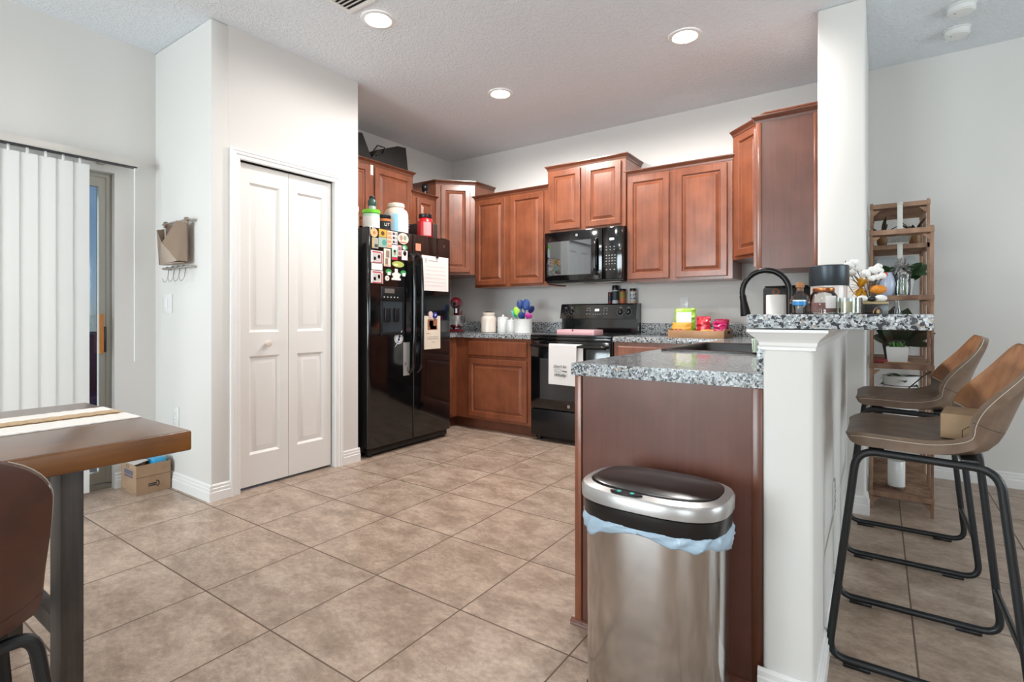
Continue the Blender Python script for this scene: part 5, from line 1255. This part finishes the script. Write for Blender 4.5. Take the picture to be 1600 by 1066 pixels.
spice('tallest jar with black grinder cap on the backguard', -1.972, .030, .165, M_blacks, .26, mat('label_slate', '#2c3a44', .5), mat('jar_salt', '#c8ccd0', .3), (.18, .68))
spice('black-capped jar with yellow and black label and orange spice', -1.902, .028, .132, M_blacks, .16, mat('label_yellow', '#8a7a30', .5), mat('spice_orange', '#b8643c', .4), (.38, .76))
spice('black-capped jar at the right with black and white label', -1.803, .029, .132, M_blacks, .16, mat('label_bw', '#44505c', .5, var=(60, '#d8dcdc', 3)), mat('spice_pale', '#c9a88c', .4), (.16, .78))

# wooden tray with snacks
t = thing('wooden_tray', 'light wooden tray with handle cut-outs holding snack bags', 'tray', (-1.10, 4.14, CTZ))
x0, x1, y0, y1, h_ = -1.325, -.915, 4.00, 4.30, .055
M_tray = mat_wood('tray_wood', '#9b734e', '#b98c62', stretch=(2, 14, 14), rough=.5, coat=.1)
obj('bottom', MB().box(x0+.0095, x1-.0095, y0+.0095, y1-.0095, CTZ, CTZ+.008), M_tray, t)
obj('side', MB().box(x0, x1, y0, y0+.009, CTZ, CTZ+h_, .001), M_tray, t); obj('side', MB().box(x0, x1, y1-.009, y1, CTZ, CTZ+h_, .001), M_tray, t)
obj('end', MB().box(x0, x0+.009, y0+.0095, y1-.0095, CTZ, CTZ+h_+.01, .001), M_tray, t); e_ = obj('end', MB().box(x1-.009, x1, y0+.0095, y1-.0095, CTZ, CTZ+h_+.01, .001), M_tray, t)
obj('handle_slot', MB().box(x1+.0003, x1+.001, 4.11, 4.19, CTZ+.032, CTZ+.050), M_dark, e_, smooth=False)
def snack(label, c, w_, h2, d_, rot, tiltx, m_, extra=()):
    t = thing('snack_bag', label, 'snack bag', c, 'snack bags on the wooden tray'); t.rotation_euler = (tiltx, 0, rot)
    m = MB(); n = 24; nz = 18; rings = []
    for j in range(nz+1):
        f_ = j/nz; z = h2*f_; bul = d_/2*max(.06, math.sin(PI*min(1, max(0, f_)))**.6)
        r = []
        for k in range(n):
            a = 2*PI*k/n; wob = 1+.12*noise.noise(Vector((math.cos(a)*2+c[0]*40, f_*4, math.sin(a)*2)))
            r.append((w_/2*(1-.05*math.sin(PI*f_))*math.cos(a)*wob, bul*math.sin(a)*wob, z))
        rings.append(r)
    m.loops(rings)
    for v in m.bm.verts:
        q = v.co*55+Vector(c)*20; f_ = v.co.z/h2; v.co.y += d_*.22*noise.noise(q); v.co.x += w_*.05*noise.noise(q+Vector((9, 3, 1))); v.co.z += h2*.05*noise.noise(Vector((v.co.x*70, c[0]*30, 2)))*(1 if f_ > .5 else 0)
    o = obj('pouch', m, m_, t, angle=40); o.location = (0, 0, 0)
    for nm, mm, (a0, a1, b0, b1) in extra:
        q = MB(); q.box(w_*a0, w_*a1, -d_*.56, -d_*.54, h2*b0, h2*b1); p = obj(nm, q, mm, t, smooth=False); p.location = (0, 0, 0)
    return t
tz = CTZ+.009
snack('orange and yellow chip bag at the front left of the tray', (-1.235, 4.045, tz), .15, .105, .045, .1, 0, mat('bag_orange', '#e0a23c', .35, coat=.3), [('print', mat('bag_red', '#b83a28', .4), (-.3, .1, .3, .55))])
snack('lime green bag with white front standing tallest on the tray', (-1.235, 4.14, tz), .17, .215, .06, 0, 0, mat('bag_lime', '#9cc43c', .35, coat=.3), [('print', mat('bag_white', '#e8e6e4', .4), (-.34, .34, .32, .86))])
snack('purple bag lying at the left end of the tray', (-1.30+.02, 4.20, tz), .06, .10, .05, .5, 0, mat('bag_purple', '#6c2a7c', .35, coat=.3))
snack('upright red bag in the middle of the tray', (-1.09, 4.12, tz), .105, .15, .05, 0, 0, mat('bag_scarlet', '#cc2438', .3, coat=.4), [('print', mat('bag_pink', '#e08a92', .4), (-.1, .12, .25, .5))])
snack('small orange bag between the red and pink bags', (-1.045, 4.045, tz), .09, .055, .035, .2, 0, mat('bag_tangerine', '#e48a34', .35, coat=.3))
snack('crumpled pink bag at the right end of the tray', (-.975, 4.13, tz), .10, .115, .09, .3, 0, mat('bag_magenta', '#c42464', .3, coat=.4))
t_ = snack('pink foil bag leaning over the right end of the tray', (-.98, 4.22, tz), .11, .13, .07, -.2, 0, mat('bag_crimson', '#a01c44', .3, coat=.4))

# ================================================================ peninsula counter and bar things
# paper towel roll and black appliance behind
t = thing('paper_towel', 'white paper towel roll on the worktop behind the faucet', 'paper towel', (-.555, 3.86, CTZ))
obj('roll', MB().lathe([(.058, 0), (.060, .003), (.060, .300), (.057, .304), (.020, .304)], (-.555, 3.86, CTZ), 32), mat('tissue', '#efece8', .9, bump=(200, .2)), t)
m = MB(); m.tube([(-.555+.018*math.cos(a), 3.86, CTZ+.325+.018*math.sin(a)) for a in [2*PI*k/16 for k in range(16)]], .004, 8, closed=True); obj('holder_ring', m, M_copper, t)
t = thing('toaster_oven', 'black countertop appliance in the right corner behind the paper towels', 'appliance', (-.47, 4.12, CTZ))
obj('body', MB().box(-.66, -.33, 4.00, 4.30, CTZ+.012, CTZ+.365, .02), M_blacks, t)
for x in (-.63, -.36):
    for y in (4.03, 4.27): obj('foot', MB().cyl((x, y), .012, CTZ, CTZ+.0125, 10), M_blacks, t)
obj('top_tray', MB().box(-.65, -.34, 4.01, 4.29, CTZ+.3655, CTZ+.372, .003), M_black, t)
# sponge holder
m = MB(); m.box(-.335, -.300, 2.27, 2.34, 1.004, 1.045, .006)
t = thing('sponge_caddy', 'pale green ribbed caddy on the near right rim of the black sink', 'caddy', (-.425, 2.46, .932)); 
M_gg = mat('green_glass_plastic', '#9aa37a', .2, coat=.4)
m = MB(); rr_ = lambda z, w_: [(-.442-w_, 2.440, z), (-.408, 2.440, z), (-.408, 2.475, z), (-.442-w_, 2.475, z)]
m.loops([rr_(.9325, 0), rr_(.96, .002), rr_(.990, .004)]); obj('cup', m, M_gg, t, smooth=False)
m = MB()
for k in range(4): m.box(-.440+.009*k, -.437+.009*k, 2.4380, 2.4396, .936, .986)
obj('ribs', m, mat('green_rib', '#7e8a62', .3), t, smooth=False)
BZ = 1.0935
GB = 'objects on the bar top'
# large candle canister with grey lid
cx, cy = -.174, 2.62
t = thing('lidded_canister', 'wide canister with dark grey drum lid on the bar', 'canister', (cx, cy, BZ))
obj('body', MB().lathe([(.064, 0), (.068, .004), (.068, .121)], (cx, cy, BZ), 36), mat('canister_cream', '#dccfc8', .3, coat=.3), t)
obj('lid', MB().lathe([(.0735, .1215), (.075, .124), (.075, .204), (.072, .208)], (cx, cy, BZ), 36), mat('slate_metal', '#3c4248', .35, .5), t)
# clear jar, copper lid
cx, cy = -.162, 2.20
t = thing('glass_jar', 'clear glass jar with copper lid and pink contents on the bar', 'jar', (cx, cy, BZ))
obj('glass', MB().lathe([(.040, 0), (.043, .004), (.043, .068), (.036, .078), (.033, .081)], (cx, cy, BZ), 32), M_jar, t)
obj('contents', MB().lathe([(.036, .006), (.039, .009), (.039, .042)], (cx, cy, BZ), 28), mat('pink_salts', '#a87068', .7, bump=(200, .6)), t)
obj('lid', MB().lathe([(.034, .0815), (.035, .083), (.035, .093), (.032, .096)], (cx, cy, BZ), 28), M_copper, t)
m = MB(); aa = [-1.35+.9*k/8 for k in range(9)]; r = .0438
m.prism([(cx+r*math.cos(a), cy+r*math.sin(a)) for a in aa]+[(cx+(r+.0006)*math.cos(a), cy+(r+.0006)*math.sin(a)) for a in reversed(aa)], BZ+.022, BZ+.066); obj('label', m, mat('label_white', '#e4dcd8', .6), t)
# ribbed glass votive
cx, cy = -.088, 2.20
t = thing('candle_holder', 'ribbed clear glass candle holder right of the copper-lidded jar', 'candle holder', (cx, cy, BZ))
n = 48; m = MB(); m.loops([[(cx+(r+.002*(k % 4 < 2))*math.cos(2*PI*k/n), cy+(r+.002*(k % 4 < 2))*math.sin(2*PI*k/n), BZ+z) for k in range(n)] for r, z in ((.038, 0), (.041, .004), (.041, .058), (.036, .058), (.036, .006))], True, True); obj('glass', m, M_jar, t, smooth=False)
obj('wax', MB().cyl((cx, cy), .034, BZ+.007, BZ+.045, 24), mat('ivory_wax', '#dccfa8', .5), t)
# corked bottle
cx, cy = -.258, 2.40
t = thing('corked_bottle', 'faceted clear glass bottle with cork stopper on the bar', 'bottle', (cx, cy, BZ))
obj('glass', MB().lathe([(.030, 0), (.036, .006), (.038, .05), (.030, .075), (.014, .092), (.013, .108)], (cx, cy, BZ), 8), M_jar, t, smooth=False)
obj('liquid', MB().lathe([(.028, .006), (.033, .01), (.034, .045)], (cx, cy, BZ), 8), mat('amber_liquid', '#54382c', .2), t, smooth=False)
obj('cork', MB().lathe([(.011, .095), (.012, .108), (.016, .109), (.016, .126), (.014, .129)], (cx, cy, BZ), 16), M_cork, t)
# small cup
cx, cy = -.219, 2.02
t = thing('shot_glass', 'tiny blue and clear glass cup at the front of the bar', 'cup', (cx, cy, BZ))
obj('glass', MB().lathe([(.014, 0), (.015, .002), (.019, .030), (.0195, .0305)], (cx, cy, BZ), 24), M_jar, t)
obj('blue_band', MB().lathe([(.0192, .0306), (.0200, .031), (.0208, .043), (.0200, .0435)], (cx, cy, BZ), 24), mat('blue_plastic', '#2c86c8', .35), t)
obj('rim', MB().lathe([(.0200, .0437), (.0206, .044), (.0206, .048), (.016, .049)], (cx, cy, BZ), 24), M_ceramic, t)
m = MB(); m.cyl((cx, cy), .011, BZ+.003, BZ+.028, 16); obj('contents', m, M_greyink, t)
# black and gold box
cx, cy = -.022, 2.30
t = thing('trinket_box', 'small black box with gold arc print and tan lid on the bar', 'box', (cx, cy, BZ))
t.rotation_euler = (0, 0, math.radians(34)); 
m = MB(); m.box(-.042, .042, -.03, .03, 0, .036, .001); o = obj('body', m, M_blacks, t); o.location = (0, 0, 0)
m = MB(); m.box(-.043, .043, -.031, .031, .0365, .045, .001); o = obj('lid', m, mat('tan_board', '#a8926c', .6), t); o.location = (0, 0, 0)
m = MB(); m.tube([(.004+.016*math.cos(a), -.0304, .004+.020*math.sin(a)) for a in [PI*k/12 for k in range(13)]], .0012, 5); m.tube([(-.038, -.0304, .010), (-.014, -.0304, .010)], .0008, 5); o = obj('gold_line', m, M_copper, t); o.location = (0, 0, 0)
m = MB(); m.box(.0, .010, -.0312, -.0304, .004, .016); o = obj('gold_patch', m, mat('gold_print', '#c8a060', .4), t, smooth=False); o.location = (0, 0, 0)
t = thing('decor_pebble', 'left white oval ornament lying on the tan-lidded box', 'ornament', (-.052, 2.285, BZ+.0455), 'white oval ornaments on the tan lid'); obj('stone', MB().sphere((-.047, 2.288, BZ+.0575), .0125, 16, 1.35, 1, .92), M_ceramic, t)
t = thing('decor_pebble', 'right larger white oval ornament lying on the tan-lidded box', 'ornament', (.0, 2.30, BZ+.0455), 'white oval ornaments on the tan lid'); obj('stone', MB().sphere((.008, 2.325, BZ+.0585), .0135, 16, 1.45, 1, .92), M_ceramic, t)
m = MB(); m.sphere((-.020, 2.309, BZ+.0565), .0115, 16, 1.3, 1, .9); tag(obj('dark_pebble', m, M_blacks), 'black oval ornament between the two white ones on the tan lid', 'ornament')

def leaf(m, p, tip, w_, curl=.25, n=6, up=Vector((0, 0, 1))):
    p, tip = Vector(p), Vector(tip); d = tip-p; L0 = d.length; s = d.cross(up)
    if s.length < 1e-4: s = Vector((1, 0, 0))
    s.normalize(); nn_ = s.cross(d).normalized(); rows = []
    for i in range(n+1):
        f_ = i/n; c_ = p+d*f_+nn_*(-curl*L0*(f_**2))+nn_*(curl*L0*.5*f_); wd = w_*math.sin(PI*min(.999, f_*.92+.04))**.8 if 0 < i < n else w_*.05
        rows.append((m.v(c_-s*wd/2+nn_*.08*wd), m.v(c_), m.v(c_+s*wd/2+nn_*.08*wd)))
    for a, b_ in zip(rows, rows[1:]): m.f([a[0], a[1], b_[1], b_[0]]); m.f([a[1], a[2], b_[2], b_[1]])
# autumn cotton arrangement
ax, ay = -.022, 2.72
t = thing('autumn_arrangement', 'cotton bolls, yellow leaves and little pumpkins arranged on the bar', 'flower arrangement', (ax, ay, BZ))
obj('pot', MB().lathe([(.03, 0), (.034, .003), (.038, .045), (.035, .045), (.03, .01)], (ax, ay, BZ), 20), M_darkwood, t)
def boll(x, y, z, r):
    m = MB()
    for k in range(4): a = PI/2*k+x*50; m.sphere((x+r*.45*math.cos(a), y+r*.45*math.sin(a)*.7, z+r*.25*math.sin(a*1.7)), r*.72, 10)
    o = obj('cotton_boll', m, mat('cotton', '#f0eeea', 1.0), t); q = MB()
    for k in range(4): a = PI/2*k+.6; leaf(q, (x, y, z-r*.9), (x+r*.9*math.cos(a), y+r*.9*math.sin(a), z-r*.1), r*.6)
    obj('husk', q, mat('husk', '#5a4334', .8), o, smooth=False)
st = MB()
for dx, dz, r, dy in ((-.082, .215, .018, 0), (-.062, .225, .015, .0), (-.074, .18, .016, -.01), (-.050, .195, .013, 0), (-.022, .175, .017, -.02), (.005, .19, .017, -.01), (.022, .185, .017, 0), (.0, .155, .014, -.02), (.030, .160, .018, -.01), (.022, .205, .013, .01)):
    boll(ax+dx, ay+dy, BZ+dz, r*1.05); st.tube([(ax, ay, BZ+.02), (ax+dx*.45, ay+dy, BZ+dz*.55), (ax+dx, ay+dy, BZ+dz-.012)], .0016, 5)
st.tube([(ax, ay, BZ+.02), (ax-.07, ay, BZ+.10), (ax-.105, ay, BZ+.17), (ax-.095, ay, BZ+.235)], .0018, 5)
obj('stems', st, M_darkwood, t)
m = MB()
for k in range(16):
    a = 2*PI*k/16; leaf(m, (ax-.038, ay-.015, BZ+.115), (ax-.038+.058*math.cos(a)*random.uniform(.7, 1), ay-.03+random.uniform(-.01, .02), BZ+.118+.058*math.sin(a)*random.uniform(.7, 1)), .024)
obj('maple_leaves', m, mat('yellow_leaf', '#d8a02c', .6), t, smooth=False)
def pumpkin(x, y, z, r, col):
    m = MB(); n = 40; prof = []
    rings = [[(x+r*math.sin(PI*(j+.3)/9.6)*(1+.10*math.cos(8*2*PI*k/n))*math.cos(2*PI*k/n), y+r*math.sin(PI*(j+.3)/9.6)*(1+.10*math.cos(8*2*PI*k/n))*math.sin(2*PI*k/n), z-r*.72*math.cos(PI*(j+.3)/9.6)) for k in range(n)] for j in range(10)]
    m.loops(rings); o = obj('pumpkin', m, mat(col[0], col[1], .45), t); obj('pumpkin_stem', MB().tube([(x, y, z+r*.6), (x+.002, y, z+r*1.0)], .003, 6), M_darkwood, o)
pumpkin(ax+.022, ay-.035, BZ+.105, .027, ('pumpkin_orange', '#e08a24'))
pumpkin(ax-.012, ay-.03, BZ+.060, .018, ('pumpkin_green', '#8a8a48'))
m = MB(); m.sphere((ax+.045, ay, BZ+.168), .011, 10); obj('red_berry', m, mat('berry', '#d0342c', .4), t)
# small clear glass on the bar
cx, cy = .062, 2.62
t = thing('bud_vase', 'tiny clear glass bud vase near the outer end of the bar', 'vase', (cx, cy, BZ)); obj('glass', MB().lathe([(.014, 0), (.015, .003), (.009, .035), (.008, .055), (.010, .058)], (cx, cy, BZ), 16), M_jar, t)

# ================================================================ plant shelf
t = thing('plant_shelf', 'tall rustic wooden plant shelf with stepped top beside the dividing wall', 'shelf', (.10, 4.0, 0))
SX0, SX1 = -.040, .245; ps = .015
def post(x, y, h_): obj('post', MB().box(x, x+ps, y, y+ps, 0, h_, .002), M_rustic, t)
for x in (SX0, SX1-ps):
    post(x, 3.60, 1.575); post(x, 3.86, 1.765); post(x, 4.17, 1.765); post(x, 4.475, 1.765)
def deck(z, y0, y1):
    m = MB(); y = y0
    for xx in (SX0, SX1-.018): m.box(xx, xx+.018, y0+.001, y1-.001, z-.022, z-.0085)
    while y < y1-.02: m.box(SX0-.001, SX1+.001, y, y+.022, z-.008, z, .001); y += .0435
    m.box(SX0-.002, SX1+.002, y0-.020, y0-.0125, z-.026, z+.001, .001)
    obj('slatted_board', m, M_rustic, t)
for z in (.105, .455, .82, 1.20): deck(z, 3.612, 4.47)
deck(1.565, 3.612, 3.855); deck(1.51, 3.88, 4.47); deck(1.755, 3.872, 4.47)
for z, y in ((1.53, 3.60), (1.165, 3.60), (.785, 3.60), (.42, 3.60), (1.72, 3.86), (.07, 3.60)):
    for x, s in ((SX0+ps, 1), (SX1-ps, -1)):
        m = MB(); m.sweep([(0, 0), (0, -.035), (s*.035, 0)], (x, y+.004, z), (x, y+.016, z), (1, 0, 0)); obj('corner_brace', m, M_rustic, t, smooth=False)
# things on the shelf
SH = {0: .1055, 1: .4555, 2: .8205, 3: 1.2005}
t = thing('pillar_candle', 'plain white cylinder on the lowest board of the plant shelf', 'candle', (.085, 3.72, SH[0])); obj('cylinder', MB().lathe([(.038, 0), (.041, .012), (.041, .155), (.039, .158)], (.085, 3.72, SH[0]), 28), M_ceramic, t); obj('base_ring', MB().lathe([(.0415, .001), (.042, .002), (.042, .016)], (.085, 3.72, SH[0]), 28, cap0=False, cap1=False), M_nickel, t)
cx, cy = .105, 3.80
t = thing('striped_planter', 'white round planter with thin dark horizontal stripes on the shelf', 'planter', (cx, cy, SH[1]))
obj('pot', MB().lathe([(.078, 0), (.085, .006), (.085, .285), (.080, .288), (.078, .25)], (cx, cy, SH[1]), 36), M_ceramic, t)
m = MB()
for k in range(9): m.loops([[(cx+q*math.cos(2*PI*i/36), cy+q*math.sin(2*PI*i/36), SH[1]+.05+k*.0225+z) for i in range(36)] for q, z in ((.0856, 0), (.0856, .004))], False, False)
obj('stripes', m, mat('plum_stripe', '#4c3448', .6), t)
m = MB()
for k in range(9): a = 2*PI*k/9; leaf(m, (cx, cy, SH[1]+.27), (cx+.11*math.cos(a), cy+.11*math.sin(a), SH[1]+.30-.03*(k % 3)), .045)
obj('leaves', m, M_leaf, t, smooth=False)
# magazines at the hidden middle
m = MB(); m.box(-.01, .20, 3.95, 4.2, SH[1], SH[1]+.10, .002); tag(obj('photo_album', m, mat('navy_cover', '#2c3448', .5)), 'navy covered album on the shelf board behind the striped planter', 'book')
cx, cy = .088, 3.70
t = thing('square_planter', 'white square pot with small green succulents on a wooden base', 'planter', (cx, cy, SH[2]))
obj('wooden_base', MB().box(cx-.062, cx+.062, cy-.062, cy+.062, SH[2], SH[2]+.008, .002), M_tray, t)
m = MB(); m.loops([[(cx+s*w_, cy+s2*w_, SH[2]+z) for s, s2 in ((-1, -1), (1, -1), (1, 1), (-1, 1))] for w_, z in ((.045, .0085), (.052, .092), (.047, .092), (.045, .08))]); obj('pot', m, M_ceramic, t, smooth=False)
m = MB()
for k in range(60):
    a = random.uniform(0, 2*PI); r = random.uniform(0, .04); p = (cx+r*math.cos(a), cy+r*math.sin(a), SH[2]+.08); leaf(m, p, (p[0]+random.uniform(-.015, .015), p[1]+random.uniform(-.015, .015), SH[2]+.10+random.uniform(0, .025)), .010)
obj('succulents', m, M_leafy, t, smooth=False)
cx, cy = .09, 4.05
t = thing('rubber_plant', 'potted plant with big dark leaves behind the square white pot', 'plant', (cx, cy, SH[2]))
obj('pot', MB().lathe([(.055, 0), (.075, .12), (.07, .12), (.06, .10)], (cx, cy, SH[2]), 24), M_darkwood, t)
m = MB()
for a, r, h_, w_ in ((2.8, .12, .27, .09), (-1.2, .14, .30, .12), (-.4, .19, .17, .08), (.3, .15, .24, .09), (-2.0, .10, .28, .11), (-.6, .20, .10, .05), (3.4, .12, .14, .07), (-1.7, .05, .32, .13)):
    leaf(m, (cx+.01*math.cos(a), cy+.01*math.sin(a), SH[2]+.10), (cx+r*math.cos(a), cy+r*math.sin(a)-.05, SH[2]+h_), w_, .15, 8, Vector((.1, -1, .5)))
obj('leaves', m, mat('rubber_leaf', '#3a4a38', .3, var=(12, '#4c3a30', 2)), t, smooth=False)
m = MB(); m.box(-.015, .045, 3.64, 3.68, SH[2]+.0, SH[2]+.022, .006); tag(obj('red_ornament', m, mat('dull_red', '#8e2c34', .5)), 'small dull red object left of the square white pot', 'ornament')
# mid shelf: blue-white vase, feather vase, leafy plant, pale tray
cx, cy = .040, 3.67
t = thing('ceramic_vase', 'pale blue-grey vase on the shelf board at the left', 'vase', (cx, cy, SH[3])); obj('body', MB().lathe([(.024, 0), (.036, .02), (.042, .07), (.034, .11), (.026, .125), (.028, .132)], (cx, cy, SH[3]), 28), mat('pale_blue_glaze', '#b8c0d4', .3, coat=.3), t)
cx, cy = .112, 3.68
t = thing('glass_vase', 'clear glass vase filled with grey and white feathery flowers', 'vase', (cx, cy, SH[3]))
obj('glass', MB().lathe([(.030, 0), (.034, .004), (.038, .05), (.036, .09), (.040, .12)], (cx, cy, SH[3]), 28), M_jar, t)
m = MB()
for k in range(170):
    d = Vector((random.gauss(0, 1), random.gauss(0, 1), random.gauss(0, 1))).normalized(); c0 = Vector((cx-.005, cy, SH[3]+.150)); leaf(m, c0+d*.018, c0+Vector((d.x*.056, d.y*.05, d.z*.075)), .012, .4, 3)
obj('feather_flowers', m, mat('feather_grey', '#8d8988', .9, var=(70, '#d8d4d0', 2)), t, smooth=False)
m = MB(); m.tube([(cx-.02, cy, SH[3]+.006), (cx-.005, cy, SH[3]+.10)], .004, 6); m.tube([(cx+.015, cy, SH[3]+.006), (cx, cy, SH[3]+.10)], .004, 6); obj('stems', m, M_leafy, t)
cx, cy = .12, 4.0
t = thing('leafy_plant', 'dark green leafy plant behind the feather vase', 'plant', (cx, cy, SH[3])); obj('pot', MB().lathe([(.045, 0), (.06, .11), (.055, .11), (.05, .09)], (cx, cy, SH[3]), 24), mat('white_pot', '#c9c8c4', .4), t)
m = MB()
for k in range(18):
    a = 2*PI*k/18; r = random.uniform(.08, .15); p0 = (cx+.03*math.cos(a), cy+.03*math.sin(a), SH[3]+.10+.08*(k % 3)/3); leaf(m, p0, (cx+r*math.cos(a), cy+r*math.sin(a), SH[3]+.13+.13*random.random()), .060, .35, 8, Vector((.2, -1, .8)))
obj('leaves', m, M_leaf, t, smooth=False)
m = MB(); m.loops([[(x, 4.455+o, z) for x, _, z in [(p[0], 0, p[1]) for p in [(q[0], q[1]) for q in rr(SX0+.03, SX1-.03, SH[3]-.0, SH[3]+.29, .035, 0)]]] for o in (0, .008)]); tag(obj('serving_tray', m, mat('pale_tray', '#c6ccd0', .35), angle=40), 'pale rounded tray leaning at the back of the shelf', 'tray')
# upper tier small pots
for (cx, cy, z, label, n_) in ((.02, 3.92, 1.5105, 'small amber pot with dark drooping leaves on the upper left of the shelf', 7), (.175, 3.92, 1.5105, 'small amber pot with dark arching leaves on the upper right of the shelf', 9)):
    t = thing('small_potted_plant', label, 'plant', (cx, cy, z), 'dark-leaved plants on the upper tier'); obj('pot', MB().lathe([(.020, 0), (.028, .02), (.028, .05), (.024, .055)], (cx, cy, z), 20), mat('amber_pot', '#8a6238', .4), t)
    m = MB()
    for k in range(n_): a = 2*PI*k/n_+.4; leaf(m, (cx, cy, z+.05), (cx+.085*math.cos(a), cy+.07*math.sin(a), z+random.uniform(.10, .18)), .022)
    obj('leaves', m, M_leafd, t, smooth=False)
cx, cy = .10, 3.70
m = MB(); m.box(cx-.05, cx+.05, 3.64, 3.78, 1.4985, 1.5325, .003)
t = thing('macrame_hanging', 'white woven strip hanging from the top beam of the plant shelf', 'hanging', (.105, 3.845, 1.74))
mm_ = MB(); mm_.box(.092, .118, 3.842, 3.8445, 1.40, 1.755, .001); obj('strip', mm_, mat('macrame_cotton', '#d6d4cc', .9, bump=(120, .6)), t)
mm_ = MB(); mm_.tube([(.092, 3.843, 1.745), (.105, 3.839, 1.752), (.118, 3.843, 1.745)], .006, 6); obj('knot', mm_, mat('macrame_cotton', '#d6d4cc', .9), t)
mb = MB(); 
for k in range(14): mb.tube([(.05+.0075*k, 3.66, 1.532), (.043+.0075*k, 3.70, 1.505)], .0035, 5)
tag(obj('braided_trim', mb, mat('braid_grey', '#8e8c88', .8)), 'grey braided band tucked under the lower top board of the shelf', 'braid')
m = MB(); m.tube([(.232, 3.588, .79), (.20, 3.585, .765), (.15, 3.582, .71), (.10, 3.58, .655), (.06, 3.58, .60)], .003, 6); tag(obj('cord', m, M_blacks), 'thin dark cord running down across the striped planter', 'cord')

# shrubs outside the patio door
bush('garden_shrub', (-7.2, 3.4, -.03), .9, .9, 1.7, 900, 'leafy green shrub outside beyond the patio door glass', M_leafy)
bush('garden_shrub', (-10.2, 1.0, -.03), 1.0, 1.2, 2.3, 900, 'larger shrub farther outside beyond the patio door glass', M_leaf)
t = thing('patio_chair', 'dark blue patio lounge chair outside the sliding door', 'chair', (-5.2, 1.7, -.03))
M_navy = mat('navy_cushion', '#1c2c50', .7)
obj('seat', MB().box(-5.5, -4.95, 1.45, 2.05, .33, .46, .04), M_navy, t); obj('backrest', MB().box(-5.62, -5.48, 1.45, 2.05, .40, .95, .04), M_navy, t)
for x in (-5.52, -4.98):
    for y in (1.48, 2.02): obj('leg', MB().box(x-.02, x+.02, y-.02, y+.02, -.03, .33), M_blackm, t)
for y in (1.41, 2.06): obj('armrest', MB().box(-5.55, -4.95, y, y+.04, .60, .64, .01), M_blackm, t)
# screen enclosure posts
for y in (.2, 1.9, 3.6): tag(obj('enclosure_post', MB().box(-6.25, -6.19, y, y+.06, -.03, 2.6), M_alu, smooth=False), 'thin aluminium post of the patio enclosure', 'post', 'patio enclosure posts')
